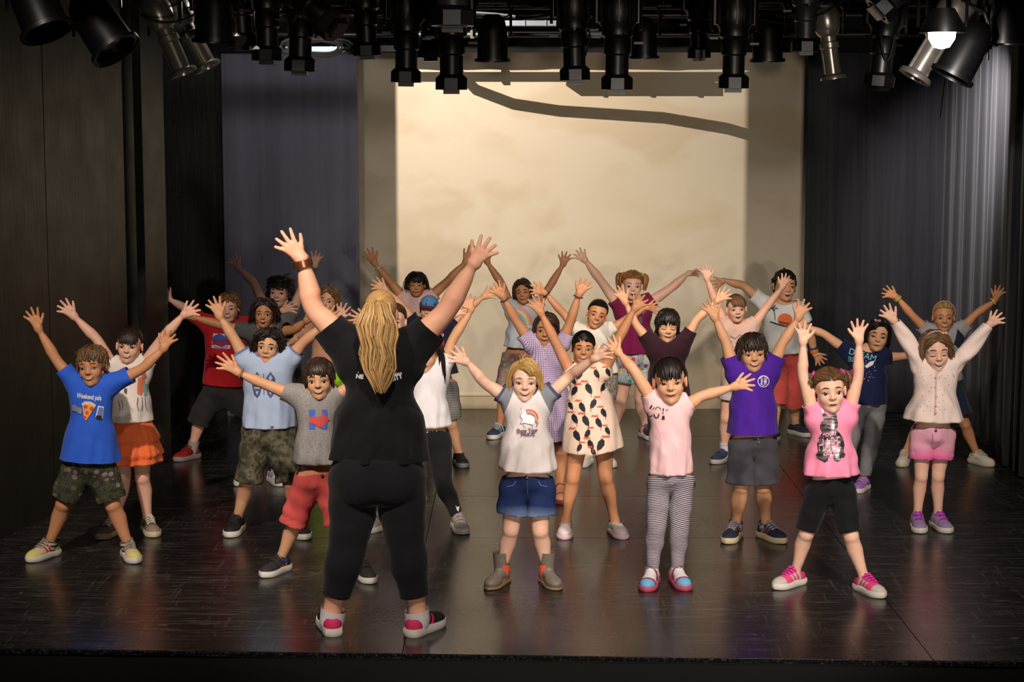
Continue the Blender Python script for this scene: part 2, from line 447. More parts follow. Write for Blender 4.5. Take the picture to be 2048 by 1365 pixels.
def stage_light(kind, px, py, Y, tx, ty, label, mat=BLACKM, size=1.0, dy=0.0, cable=True, sticker=None, rollz=0.0, lamp=None):
    """lens centre at photo (px,py) at depth Y, its tail towards photo point (tx,ty), depth Y+dy"""
    a = at(px, py, Y); b = at(tx, ty, Y + dy); ax = Vector(b - a).normalized()
    Pm, H = fixture_meshes(kind)
    root = empty('stage_light', tuple(a)); tag(root, label, 'stage light', 'lanterns hanging in the overhead rig')
    Rq = ax.to_track_quat('Z', 'X').to_matrix().to_4x4() @ Matrix.Rotation(rollz, 4, 'Z') @ Matrix.Scale(size, 4)
    for nm, me in Pm.items():
        o = link(nm.split('.')[0], me, LENS if nm == 'lens' else (mat if nm in ('housing', 'lens_barrel', 'cap') else (BLACKM if kind != 'round' else mat)), root); o.matrix_local = Rq
        if sticker and nm == 'gel_frame':
            s = MB(); s.box((0, -.052, .008), (.045, .006, .02)); q = s.build('sticker', sticker, o)
    if lamp:
        ld = bpy.data.lights.new('lantern_lamp', 'SPOT'); ld.energy = lamp[1]; ld.spot_size = math.radians(lamp[2]); ld.spot_blend = .8; ld.shadow_soft_size = .05; ld.color = LAMP
        lo = bpy.data.objects.new('lantern_lamp', ld); COL.objects.link(lo); lo.parent = root; lo.location = ax * -.04
        lo.rotation_euler = (Vector(lamp[0]) - Vector(a)).to_track_quat('-Z', 'Y').to_euler()
    # yoke and hook clamp up to the pipe level
    piv = ax * H * size; z_up = max(.14, 3.15 - (a[2] + piv.z)); hw = .125 * size
    y = MB(); side_ = Vector((1, 0, 0)) if abs(ax.x) < .75 else Vector((0, 1, 0))
    side_ = (side_ - ax * side_.dot(ax)).normalized(); up = Vector((0, 0, 1))
    arm = min(.24 * size, z_up * .8)
    for s in (-1, 1): y.tube([piv + side_ * hw * s, piv + side_ * hw * s + up * arm * .8, piv + side_ * hw * s * .8 + up * arm], .010, 6)
    y.tube([piv - side_ * hw * .8 + up * arm, piv + side_ * hw * .8 + up * arm], .011, 6)
    y.build('yoke', BLACKM, root, smooth=True)
    c = MB(); c.tube([piv + up * arm, piv + up * (z_up + .03)], .013, 8); c.tube([piv + up * (z_up - .03) + Vector((0, -.03, 0)), piv + up * (z_up + .035) + Vector((0, -.034, 0)), piv + up * (z_up + .05), piv + up * (z_up + .03) + Vector((0, .034, 0))], .010, 6)
    c.build('clamp', BLACKM, root, smooth=True)
    if cable:
        tail = ax * (.60 if kind != 'par' else .28) * size; m = MB(); e = piv + up * z_up + Vector((.12, .02, 0))
        mid = (tail + e) / 2 + Vector((.10, -.02, -.10)); pts = []
        for k in range(9):
            f = k / 8; pts.append(tail * (1 - f) ** 2 + mid * 2 * f * (1 - f) + e * f * f)
        m.tube(pts, .006, 6); m.build('cable', plain('rubber_cable', '121112', .5), root, smooth=True)
    return root
SL = stage_light
SL('prof', 535, 128, 10.4, 533, 0, 'black spotlight pointing down over the dark flat, left of a longer one')
SL('prof', 600, 150, 10.1, 602, 0, 'longer black spotlight pointing down over the dark flat, beside the cable coil')
SL('prof', 812, 172, 10.4, 814, 0, 'black spotlight pointing down over the white backdrop\'s left edge')
SL('prof', 903, 187, 10.2, 903, 0, 'black spotlight below the grey finned lantern at the top centre', size=1.04, lamp=((-.45, 13.2, .8), 95, 56))
SL('prof', 1150, 168, 10.3, 1146, 0, 'black spotlight with a cable loop over the middle of the backdrop')
SL('prof', 1233, 187, 10.2, 1236, 0, 'black spotlight just right of the one with the cable loop', size=1.04, lamp=((.75, 13.2, .8), 110, 56))
SL('prof', 1398, 122, 11.6, 1397, 0, 'small black spotlight with a yellow tape label', size=.85, sticker=LABEL_Y)
SL('prof', 1466, 184, 10.3, 1470, 0, 'black spotlight over the right edge of the white backdrop', lamp=((1.75, 13.2, .8), 110, 56))
SL('round', 1669, 172, 10.9, 1650, 20, 'slim silver barrelled lantern with a black front over the right drape', SILVER, .74, rollz=.3)
SL('prof', 1757, 180, 10.6, 1775, 20, 'dark lantern between the two silver ones at upper right', rollz=.5, lamp=((2.9, 13.0, .5), 60, 46))
SL('round', 1818, 172, 10.7, 1895, 45, 'bright silver lantern tilted to the left at upper right', SILVER, .98)
SL('par', 1906, 148, 10.2, 1950, 70, 'black can lantern tilted down at the lit side drape', BLACKM, 1.05)
SL('par', 229, 96, 9.6, 185, 30, 'large black can lantern tilted right at upper left', BLACKM, 1.15, dy=.05)
SL('par', 92, 58, 9.3, 60, -20, 'faint black can lantern in the upper left corner', BLACKM, 1.15, dy=.05)
SL('round', 374, 163, 10.6, 330, 60, 'silver lantern with a black side hanging at upper left, left of a pair', SILVER, .80, rollz=.6)
SL('round', 424, 150, 10.8, 372, 55, 'shiny silver lantern hanging at upper left, right of a pair', SILVER, .80)
SL('par', 428, 78, 10.0, 428, 0, 'round backed black lantern in front of the silver pair', BLACKM, 1.0)
SL('prof', 905, 62, 9.2, 905, -70, 'grey finned lantern at the top centre edge', GREYM, 1.25)
SL('prof', 487, 100, 11.0, 480, -10, 'black lantern left of the downward pair over the dark flat')
SL('prof', 735, 118, 11.3, 730, 10, 'dark lantern hanging short at the dark flat\'s right edge')
SL('prof', 862, 122, 11.6, 860, 10, 'dark lantern half hidden left of the grey finned one')
SL('par', 985, 118, 11.2, 985, 60, 'square dark lantern right of the grey finned one', BLACKM, .9)
SL('prof', 680, 60, 9.4, 610, 0, 'black lantern lying at a slant above the cable coil', dy=.1)
SL('par', 1288, 112, 11.6, 1288, 40, 'dark can lantern behind the downward spotlights right of centre', BLACKM, .8)
SL('par', 1535, 118, 11.2, 1535, 50, 'dark can lantern left of the slim silver one', BLACKM, .9)
SL('prof', 1610, 110, 10.2, 1612, -10, 'dark finned lantern beside the slim silver one', GREYM, .9)
SL('prof', 1748, 28, 9.4, 1800, -20, 'grey finned lantern at the top edge above the right drape', GREYM, 1.0, sticker=LABEL_W)
SL('prof', 1966, 96, 11.0, 1985, 0, 'dark finned lantern above the lit side drape', GREYM, .95)
SL('par', 2010, 82, 10.4, 2014, 0, 'dark can lantern in the upper right corner', BLACKM, .9)
# coil of cable and the lit things around it
coil = MB()
for k in range(7):
    c = at(620 + 3 * k, 92 + (k % 3) * 2, 12.0); r = .19 + .012 * (k % 4)
    coil.tube([(c[0] + r * math.cos(a), c[1] + .02 * k + .05 * math.sin(a), c[2] + .055 * math.sin(a) + .01 * math.sin(3 * a + k)) for a in np.linspace(0, 2 * math.pi, 25)], .009, 6, False)
co = tag(coil.build('cable_coil', plain('grey_cable', '8a8886', .5), smooth=True), 'coil of grey cable hanging in the rig above the dark flat', 'cable')
m = MB(); c = at(629, 92, 12.0); m.tube([(c[0], c[1] + .06, c[2] + .05), (c[0], 12.2, 3.14), (c[0], 12.23, 3.16)], .007, 6); m.build('strap', BLACKM, co)
def duct(x0, x1, y, Y, h, c, label):
    a, b = at(x0, y, Y), at(x1, y, Y); m = MB(); mid = (a + b) / 2; m.box(mid, (b[0] - a[0], .12, h * Y / FPX)); 
    for k in range(3): m.box((a[0] + (k + .5) * (b[0] - a[0]) / 3, mid[1] - .064, mid[2]), (.012, .012, h * Y / FPX + .004))
    tag(m.build('ceiling_duct', plain('duct_paint', c, .5)), label, 'duct')
duct(540, 690, 100, 13.2, 12, '9ab0c4', 'pale blue duct lit above the dark flat')
duct(750, 792, 97, 13.0, 10, '8a98ac', 'short pale blue duct piece left of the first spotlight over the backdrop')
duct(985, 1112, 47, 13.4, 10, '4a5058', 'grey duct behind the spotlights at the top centre')
# cables drooping between the pipes
def droop(p, q, sag, r, label):
    m = MB(); p, q = np.array(p), np.array(q)
    m.tube([tuple(p + (q - p) * f + np.array((0, 0, -sag * 4 * f * (1 - f)))) for f in np.linspace(0, 1, 17)], r, 6)
    tag(m.build('rig_cable', plain('rubber_cable', '121112', .5), smooth=True), label, 'cable')
droop(at(1440, -10, 10.9), at(1700, -10, 10.4), .16, .007, 'black cable looping below the top edge at upper right')
droop(at(1760, 60, 10.5), at(1790, 70, 10.5), .16, .006, 'thin cable loop hanging beside the bright silver lantern')
droop((at(1905, 120, 12.2)[0], 12.2, 3.14), at(1880, 235, 12.4), .0, .004, 'thin cord hanging against the lit side drape')
m = MB(); m.tube([(-.78, 13.70, 3.18), (-.60, 13.3, 3.21), (-.53, 13.02, 3.19), (-.45, 13.0, 3.165), (-.35, 13.0, 3.150), (-.24, 13.0, 3.143), (-.12, 13.0, 3.135), (.0, 12.98, 3.12), (.09, 12.95, 3.10), (.25, 12.6, 3.10), (.45, 12.2, 3.15)], .012, 6)
tag(m.build('rig_cable', plain('rubber_cable', '121112', .5), smooth=True), 'thick black cable running between the middle pipe and the border pipes', 'cable')

droop(at(250, 10, 9.6), at(420, 5, 10.2), .10, .007, 'black cable hanging between the upper left lanterns')
droop((at(1010, 20, 10.5)[0], 10.5, 3.14), (at(1140, 15, 10.5)[0], 10.5, 3.14), .12, .006, 'black cable slung left of the middle downward spotlights')
droop(at(1165, 110, 10.35), at(1180, 60, 10.4), .06, .005, 'short cable loop at the side of the middle downward spotlight')
# ------------------------------------------------------------------ lamps of the place
# framed wash on the backdrop: lamp behind its four shutter blades
def framed_wash(src, x0, x1, z0, z1, Yw, gate, power):
    src = np.array(src); f = gate / (Yw - src[1])
    def gp(x, z): return np.array((src[0] + (x - src[0]) * f, src[1] + gate, src[2] + (z - src[2]) * f))
    a, b = gp(x0, z0), gp(x1, z1); root = empty('framing_lantern', tuple(src)); tag(root, 'black framing lantern above the stage that lights the white backdrop', 'stage light')
    B = .12
    def blade(cx, cz, w, h):
        m = MB(); m.box((cx - src[0], gate, cz - src[2]), (w, .0015, h)); m.build('shutter_blade', BLACKM, root)
    blade(a[0] - B / 2, (a[2] + b[2]) / 2, B, B * 2); blade(b[0] + B / 2, (a[2] + b[2]) / 2, B, B * 2)
    blade((a[0] + b[0]) / 2, a[2] - B / 2, b[0] - a[0] + .002, B); blade((a[0] + b[0]) / 2, b[2] + B / 2, b[0] - a[0] + .002, B)
    h = MB(); h.lathe([(.17, gate), (.17, -.05), (.10, -.16), (0, -.18)], 20, Matrix.Rotation(-math.pi / 2, 4, 'X')); h.build('housing', BLACKM, root, smooth=True)
    ld = bpy.data.lights.new('framing_lamp', 'SPOT'); ld.energy = power; ld.spot_size = math.radians(110); ld.spot_blend = .25; ld.shadow_soft_size = .0010; ld.color = (1, .89, .79)
    o = bpy.data.objects.new('framing_lamp', ld); COL.objects.link(o); o.parent = root
    d = Vector(((x0 + x1) / 2 - .5, Yw, (z0 + z1) / 2)) - Vector(src); o.rotation_euler = d.to_track_quat('-Z', 'Y').to_euler()
framed_wash((-.62, 12.32, 3.40), -.945, 1.925, -.02, 2.85, 14.85, .12, 470)
# lit lantern at upper right, shining down the side drape
w = empty('work_lantern', tuple(at(1884, 66, 9.05))); tag(w, 'glaring white work lantern at upper right', 'stage light')
m = MB(); m.lathe([(.0, .12), (.06, .12), (.10, .05), (.115, .0), (.10, .0)], 20); m.build('housing', BLACKM, w, smooth=True)
t = NT('lamp_glow'); t.set(Base_Color=(1, 1, 1, 1)); t.b.inputs['Emission Color'].default_value = (1, .95, .9, 1); t.b.inputs['Emission Strength'].default_value = 14
m = MB(); m.lathe([(.0, -.08), (.04, -.07), (.065, -.03), (.07, .02), (.06, .04)], 16); m.build('bulb', t.m, w, smooth=True)
m = MB(); zt = 3.76 - w.location.z; m.tube([(-.12, 0, .03), (-.12, 0, .2), (.12, 0, .2), (.12, 0, .03)], .01, 6); m.tube([(0, 0, .2), (0, 0, zt)], .012, 6); m.build('yoke', BLACKM, w, smooth=True)
ld = bpy.data.lights.new('work_lamp', 'SPOT'); ld.energy = 130; ld.spot_size = math.radians(48); ld.spot_blend = 1.0; ld.shadow_soft_size = .03; ld.color = (1, .93, .9)
o = bpy.data.objects.new('work_lamp', ld); COL.objects.link(o); o.parent = w; o.location = (0.02, .12, -.07); o.rotation_euler = (Vector((1.35, 4.6, -.55))).to_track_quat('-Z', 'Y').to_euler()
# small working lamp in the rig at the left (lights the coil and the silver pair)
w = empty('rig_lamp', tuple(at(452, -40, 11.0))); tag(w, 'small bare working lamp in the rig above the silver pair', 'stage light')
m = MB(); m.lathe([(.0, .05), (.03, .05), (.05, .0), (.045, .0)], 14); m.build('housing', BLACKM, w, smooth=True)
ld = bpy.data.lights.new('rig_lamp_light', 'POINT'); ld.energy = 34; ld.shadow_soft_size = .03; ld.color = (1, .95, .9)
o = bpy.data.objects.new('rig_lamp_light', ld); COL.objects.link(o); o.parent = w; o.location = (0, 0, -.06)

def rig_spot(px, py, Y, target, power, deg, color, label):
    """small black rig lantern with its own lamp"""
    p = at(px, py, Y); w = empty('rig_lantern', tuple(p)); tag(w, label, 'stage light')
    d = (Vector(target) - Vector(p)).normalized(); R = d.to_track_quat('Z', 'Y').to_matrix().to_4x4()
    m = MB(); m.lathe([(.0, -.14), (.04, -.14), (.07, -.10), (.075, .05), (.068, .05), (.06, -.08)], 18, R); m.build('housing', BLACKM, w, smooth=True)
    zt = 3.76 - p[2]; m = MB(); m.tube([(-.09, 0, 0), (-.09, 0, .16), (.09, 0, .16), (.09, 0, 0)], .009, 6); m.tube([(0, 0, .16), (0, 0, zt)], .011, 6); m.build('yoke', BLACKM, w, smooth=True)
    ld = bpy.data.lights.new('rig_lantern_lamp', 'SPOT'); ld.energy = power; ld.spot_size = math.radians(deg); ld.spot_blend = 1.0; ld.shadow_soft_size = .04; ld.color = color
    o = bpy.data.objects.new('rig_lantern_lamp', ld); COL.objects.link(o); o.parent = w; o.location = d * .06; o.rotation_euler = d.to_track_quat('-Z', 'Y').to_euler()
rig_spot(1880, 40, 12.5, (3.62, 13.7, 2.0), 330, 72, (1, .93, .95), 'small black lantern turned to the side drape, hidden in the rig at upper right')
rig_spot(640, 45, 12.6, (-1.75, 14.5, 2.2), 24, 88, (1, .96, .97), 'small black lantern turned to the dark flat, hidden behind the cable coil')
# ------------------------------------------------------------------ implicit surfaces
def smin(a, b, k):
    if k <= 0: return np.minimum(a, b)
    h = np.maximum(k - np.abs(a - b), 0) / k
    return np.minimum(a, b) - h * h * k * .25
class Prim:
    def __init__(s, kind, k, bone=None, sub=False, **p):
        s.kind, s.k, s.bone, s.sub, s.p = kind, k, bone, sub, p
    def bounds(s):
        p = s.p
        if s.kind == 'cone':
            a, b = np.array(p['a']), np.array(p['b']); r = max(p['ra'], p['rb'])
            return np.minimum(a, b) - r, np.maximum(a, b) + r
        if s.kind == 'ell':
            c = np.array(p['c']); r = max(p['r']) if p.get('R') is not None else np.array(p['r'])
            return c - r, c + r
        if s.kind == 'tube':   # elliptic column with z-dependent radii
            zs = p['z']; a = max(p['a']); b = max(p['b'])
            return np.array((-a, -b + p.get('y', 0), min(zs))), np.array((a, b + p.get('y', 0), max(zs)))
    def d(s, x, y, z):
        p = s.p
        if s.kind == 'cone':
            a, b = p['a'], p['b']; bx, by, bz = b[0] - a[0], b[1] - a[1], b[2] - a[2]
            ll = bx * bx + by * by + bz * bz + 1e-12
            ax, ay, az = x - a[0], y - a[1], z - a[2]
            t = np.clip((ax * bx + ay * by + az * bz) / ll, 0, 1)
            return np.sqrt((ax - t * bx) ** 2 + (ay - t * by) ** 2 + (az - t * bz) ** 2) - (p['ra'] + t * (p['rb'] - p['ra']))
        if s.kind == 'ell':
            c, r = p['c'], p['r']; qx, qy, qz = x - c[0], y - c[1], z - c[2]
            R = p.get('R')
            if R is not None:
                qx, qy, qz = (R[0][0] * qx + R[1][0] * qy + R[2][0] * qz, R[0][1] * qx + R[1][1] * qy + R[2][1] * qz, R[0][2] * qx + R[1][2] * qy + R[2][2] * qz)
            k0 = np.sqrt((qx / r[0]) ** 2 + (qy / r[1]) ** 2 + (qz / r[2]) ** 2)
            k1 = np.sqrt((qx / r[0] ** 2) ** 2 + (qy / r[1] ** 2) ** 2 + (qz / r[2] ** 2) ** 2) + 1e-9
            return k0 * (k0 - 1) / k1
        if s.kind == 'tube':
            zz = np.asarray(z, np.float64)
            a = np.interp(zz, p['z'], p['a']); b = np.interp(zz, p['z'], p['b'])
            rad = (np.sqrt((x / a) ** 2 + ((y - p.get('y', 0)) / b) ** 2) - 1) * np.minimum(a, b)
            cap = np.maximum(min(p['z']) - zz, zz - max(p['z']))
            return np.maximum(rad, cap)
def cone(a, b, ra, rb, k, bone=None, sub=False): return Prim('cone', k, bone, sub, a=tuple(a), b=tuple(b), ra=ra, rb=rb)
def ell(c, r, k, bone=None, sub=False, R=None): return Prim('ell', k, bone, sub, c=tuple(c), r=tuple(r), R=R)
def column(z, a, b, k, bone=None, y=0): return Prim('tube', k, bone, False, z=z, a=a, b=b, y=y)

def polygonize(prims, h):
    lo = np.min([p.bounds()[0] for p in prims if not p.sub], axis=0) - 4 * h
    hi = np.max([p.bounds()[1] for p in prims if not p.sub], axis=0) + 4 * h
    n = np.ceil((hi - lo) / h).astype(int) + 1
    ax = [(lo[i] + h * np.arange(n[i])).astype(np.float32) for i in range(3)]
    D = np.full(n, 1.0, np.float32)
    for p in prims:
        b0, b1 = p.bounds(); m = p.k + 3 * h
        i0 = np.clip(((b0 - m - lo) / h).astype(int), 0, n - 1); i1 = np.clip(((b1 + m - lo) / h).astype(int) + 2, 1, n)
        sl = tuple(slice(i0[i], i1[i]) for i in range(3))
        d = p.d(ax[0][sl[0]][:, None, None], ax[1][sl[1]][None, :, None], ax[2][sl[2]][None, None, :])
        if p.sub: D[sl] = -smin(-D[sl], d, p.k)
        else: D[sl] = smin(D[sl], d, p.k)
    S = D < 0
    c = S[:-1, :-1, :-1].astype(np.int8)
    for dx in (0, 1):
        for dy in (0, 1):
            for dz in (0, 1):
                if dx + dy + dz: c = c + S[dx:dx + n[0] - 1, dy:dy + n[1] - 1, dz:dz + n[2] - 1]
    act = np.argwhere((c > 0) & (c < 8))
    idx = np.full(np.array(n) - 1, -1, np.int32)
    idx[act[:, 0], act[:, 1], act[:, 2]] = np.arange(len(act))
    acc = np.zeros((len(act), 3)); cnt = np.zeros(len(act))
    cor = [(dx, dy, dz) for dx in (0, 1) for dy in (0, 1) for dz in (0, 1)]
    val = {q: D[act[:, 0] + q[0], act[:, 1] + q[1], act[:, 2] + q[2]] for q in cor}
    for q in cor:
        for axi in range(3):
            if q[axi]: continue
            r = list(q); r[axi] = 1; r = tuple(r)
            va, vb = val[q], val[r]
            m = (va < 0) != (vb < 0)
            t = np.where(m, va / np.where(m, va - vb, 1), 0)
            pt = np.tile(np.array(q, float), (len(act), 1)); pt[:, axi] = t
            acc[m] += pt[m]; cnt[m] += 1
    V = lo + h * (act + acc / cnt[:, None])
    Q = []
    for axi in range(3):
        o = [a for a in range(3) if a != axi]
        sa = [slice(None)] * 3; sb = [slice(None)] * 3
        sa[axi] = slice(0, -1); sb[axi] = slice(1, None)
        A, B = S[tuple(sa)], S[tuple(sb)]
        e = np.argwhere(A != B)
        e = e[(e[:, o[0]] > 0) & (e[:, o[1]] > 0) & (e[:, o[0]] < n[o[0]] - 1) & (e[:, o[1]] < n[o[1]] - 1)]
        inside = A[e[:, 0], e[:, 1], e[:, 2]]
        def cell(d0, d1):
            k = e.copy(); k[:, o[0]] += d0; k[:, o[1]] += d1
            return idx[k[:, 0], k[:, 1], k[:, 2]]
        q = np.stack([cell(-1, -1), cell(0, -1), cell(0, 0), cell(-1, 0)], 1)
        flip = inside if axi != 1 else ~inside
        q[~flip] = q[~flip][:, ::-1]
        Q.append(q)
    Q = np.concatenate(Q)
    Q = Q[(Q >= 0).all(1)]
    return V, Q
def smooth_mesh(V, Q, it=2, f=.5):
    E = np.concatenate([Q[:, [i, (i + 1) % Q.shape[1]]] for i in range(Q.shape[1])])
    a = np.concatenate([E[:, 0], E[:, 1]]); b = np.concatenate([E[:, 1], E[:, 0]])
    deg = np.bincount(a, minlength=len(V))[:, None]
    for _ in range(it):
        s = np.stack([np.bincount(a, V[b, i], minlength=len(V)) for i in range(3)], 1)
        V = V + f * (s / np.maximum(deg, 1) - V)
    return V
def vnormals(V, T):
    n = np.cross(V[T[:, 1]] - V[T[:, 0]], V[T[:, 2]] - V[T[:, 0]])
    N = np.stack([sum(np.bincount(T[:, j], n[:, i], minlength=len(V)) for j in range(3)) for i in range(3)], 1)
    return N / (np.linalg.norm(N, axis=1, keepdims=True) + 1e-12)
def tris(Q):
    return Q if Q.shape[1] == 3 else np.concatenate([Q[:, [0, 1, 2]], Q[:, [0, 2, 3]]])
def clip(V, T, f):
    """keep f>0 part of a triangle mesh with clean edges"""
    f = np.where(np.abs(f) < 1e-6, 1e-6, f)
    ins = f > 0; k = ins[T].sum(1)
    keep = T[k == 3]
    part = [T[k == 1], T[k == 2]]
    newv = []; cache_keys = []; out = [keep]
    for cnt, tt in ((1, part[0]), (2, part[1])):
        if not len(tt): continue
        odd = ins[tt] if cnt == 1 else ~ins[tt]
        r = odd.argmax(1)
        a = tt[np.arange(len(tt)), r]; b = tt[np.arange(len(tt)), (r + 1) % 3]; c = tt[np.arange(len(tt)), (r + 2) % 3]
        cache_keys.append((cnt, a, b, c))
    if not cache_keys: 
        allT = keep
    else:
        E = np.concatenate([np.concatenate([np.stack([a, b], 1), np.stack([a, c], 1)]) for _, a, b, c in cache_keys])
        Es = np.sort(E, 1); u, inv = np.unique(Es, axis=0, return_inverse=True); inv = inv.ravel()
        t = f[u[:, 0]] / (f[u[:, 0]] - f[u[:, 1]])
        NV = V[u[:, 0]] + t[:, None] * (V[u[:, 1]] - V[u[:, 0]])
        base = len(V); V = np.concatenate([V, NV]); o = 0
        for cnt, a, b, c in cache_keys:
            m = len(a); ab = base + inv[o:o + m]; ac = base + inv[o + m:o + 2 * m]; o += 2 * m
            if cnt == 1: out.append(np.stack([a, ab, ac], 1))
            else: out += [np.stack([ab, b, c], 1), np.stack([ab, c, ac], 1)]
        allT = np.concatenate(out)
    used = np.unique(allT); mp = np.full(len(V), -1); mp[used] = np.arange(len(used))
    return V[used], mp[allT]

# ------------------------------------------------------------------ canonical figure (arms raised, feet apart, facing -y)
HS, HANDT = .40, .27                    # head and hands are modelled large, then brought to size by their bone
UJ = np.array((0, .08, .10))            # head joint in head units (chin 0 .. crown 1)
ARM = np.array((.70711, 0, .70711))
def side(s):
    d = ARM * (s, 1, 1)
    sh = np.array((s * .112, 0, .85)); el = sh + .19 * d; wr = el + .165 * d
    return sh, el, wr, wr + HANDT * d, d
J = dict(pelvis=np.array((0, 0, .54)), chest=np.array((0, 0, .74)), neck=np.array((0, 0, .885)), head=np.array((0, .02, 1.0)))
for nm, s in (('L', -1), ('R', 1)):
    J['sh' + nm], J['el' + nm], J['wr' + nm], J['tip' + nm], _ = side(s)
    J['hip' + nm] = np.array((s * .065, 0, .53)); J['kn' + nm] = np.array((s * .11, -.005, .30)); J['an' + nm] = np.array((s * .15, .012, .065))
    J['toe' + nm] = J['an' + nm] + np.array((0, -.12, -.035))
def hu(u): return J['head'] + HS * (np.array(u, float) - UJ)
def head_prims():
    P = []
    def E(c, r, k, sub=False, R=None): P.append(ell(hu(c), np.array(r) * HS, k * HS, 'head', sub, R))
    def C(a, b, ra, rb, k, sub=False): P.append(cone(hu(a), hu(b), ra * HS, rb * HS, k * HS, 'head', sub))
    E((0, .07, .63), (.355, .43, .375), .02)
    E((0, -.085, .37), (.258, .27, .33), .14)
    E((0, -.185, .165), (.145, .145, .145), .10)
    for s in (-1, 1):
        E((s * .150, -.205, .335), (.12, .125, .115), .10)
        C((s * .245, .02, .31), (s * .10, -.2, .1), .06, .055, .12)       # jaw line
        C((s * .06, -.315, .57), (s * .22, -.26, .565), .03, .03, .10)   # brow
    E((0, -.285, .07), (.072, .065, .068), .07)
    for s in (-1, 1): E((s * .155, -.418, .468), (.085, .062, .058), .07, True)
    C((0, -.335, .50), (0, -.395, .375), .03, .045, .05)
    E((0, -.405, .365), (.05, .045, .042), .03)
    for s in (-1, 1): E((s * .052, -.372, .352), (.036, .04, .03), .025)
    E((0, -.335, .235), (.10, .04, .05), .05)
    for s in (-1, 1):
        a = math.radians(18) * s
        R = [[math.cos(a), -math.sin(a), 0], [math.sin(a), math.cos(a), 0], [0, 0, 1]]
        E((s * .375, .06, .44), (.04, .085, .125), .02, False, R)
        E((s * .405, .04, .45), (.025, .045, .075), .015, True, R)
    return P
def hand_prims(s, nm):
    P = []; sh, el, wr, tip, d = side(s)
    inn = np.array((-s * .70711, 0, .70711))     # towards the head (thumb side)
    nrm = np.array((0, -1.0, 0))
    def H(u, v, w=0): return wr + HANDT * (d * u + inn * v + nrm * w)
    b = 'hand' + nm
    K = [(.215, .11), (.08, .02), (-.05, -.02), (-.155, -.10)]   # knuckle v, tilt
    L = [.40, .45, .41, .33]
    ang = [.40, .10, -.22, -.55]
    for (v, _), ln, a in zip([(x[0] * .8, 0) for x in K], L, ang):
        kn = (.50 - abs(v - .03) * .28, v)
        P.append(cone(H(.12, v * .45, 0), H(kn[0], kn[1], 0), .085 * HANDT, .074 * HANDT, .05 * HANDT, b))
        ca, sa = math.cos(a), math.sin(a)
        m = (kn[0] + ca * ln * .48, kn[1] + sa * ln * .48); e = (kn[0] + ca * ln * .95, kn[1] + sa * ln * .95)
        P.append(cone(H(kn[0], kn[1], 0), H(m[0], m[1], .01), .064 * HANDT, .056 * HANDT, .02 * HANDT, b))
        P.append(cone(H(m[0], m[1], .01), H(e[0], e[1], .05), .056 * HANDT, .046 * HANDT, .012 * HANDT, b))
    P.append(cone(H(.12, .05, .03), H(.27, .20, .05), .085 * HANDT, .08 * HANDT, .05 * HANDT, b))      # thenar
    P.append(cone(H(.27, .20, .05), H(.40, .33, .06), .07 * HANDT, .06 * HANDT, .03 * HANDT, b))
    P.append(cone(H(.40, .33, .06), H(.53, .42, .05), .06 * HANDT, .047 * HANDT, .015 * HANDT, b))
    return P
def body_prims():
    P = []
    P += [ell((0, .002, .775), (.100, .070, .12), .03, 'chest'), ell((0, -.004, .65), (.088, .069, .12), .05, 'pelvis'),
          ell((0, .006, .56), (.094, .077, .08), .05, 'pelvis')]
    for s in (-1, 1): P.append(ell((s * .045, .04, .535), (.055, .052, .06), .03, 'pelvis'))
    P.append(cone((-.082, 0, .85), (.082, 0, .85), .036, .036, .04, 'chest'))
    P += [cone((0, .004, .85), (0, .012, .96), .040, .036, .03, 'neck'), cone((0, .012, .95), hu((0, .09, .12)), .036, .047, .02, 'neck'),
          cone(hu((0, .09, .12)), hu((0, .06, .35)), .047, .075, .03, 'neck')]
    P += head_prims()
    for s, nm in ((-1, 'L'), (1, 'R')):
        sh, el, wr, tip, d = side(s)
        P += [ell(sh + (-s * .006, 0, 0), (.037, .038, .038), .03, 'uparm' + nm),
              cone(sh, sh + .09 * d, .034, .0325, .02, 'uparm' + nm), cone(sh + .09 * d, el, .0325, .0268, .003, 'uparm' + nm),
              cone(el, el + .05 * d, .0268, .0285, .003, 'forearm' + nm), cone(el + .05 * d, wr - .02 * d, .0285, .0200, .003, 'forearm' + nm),
              cone(wr - .02 * d, wr, .0200, .0265, .003, 'forearm' + nm), cone(wr, wr + .04 * d, .027, .041, .003, 'hand' + nm)]
        P += hand_prims(s, nm)
        hp, kn, an, to = J['hip' + nm], J['kn' + nm], J['an' + nm], J['toe' + nm]
        m1 = hp * .5 + kn * .5; c1 = kn * .68 + an * .32 + np.array((0, .01, 0)); c2 = kn * .3 + an * .7
        P += [cone(hp + (0, 0, .005), m1, .062, .052, .03, 'thigh' + nm), cone(m1, kn, .052, .040, .003, 'thigh' + nm),
              ell(kn + (0, -.014, 0), (.032, .03, .036), .02, 'thigh' + nm),
              cone(kn, c1, .039, .0415, .003, 'shin' + nm), cone(c1, c2, .0415, .029, .003, 'shin' + nm), cone(c2, an, .029, .0265, .003, 'shin' + nm),
              cone(an, an + (0, .01, -.03), .027, .027, .02, 'foot' + nm), cone(an + (0, 0, -.03), to, .028, .02, .02, 'foot' + nm)]
    return P
BODY_P = body_prims()
BONES = ['pelvis', 'chest', 'neck', 'head'] + [b + n for n in 'LR' for b in ('uparm', 'forearm', 'hand', 'thigh', 'shin', 'foot')]
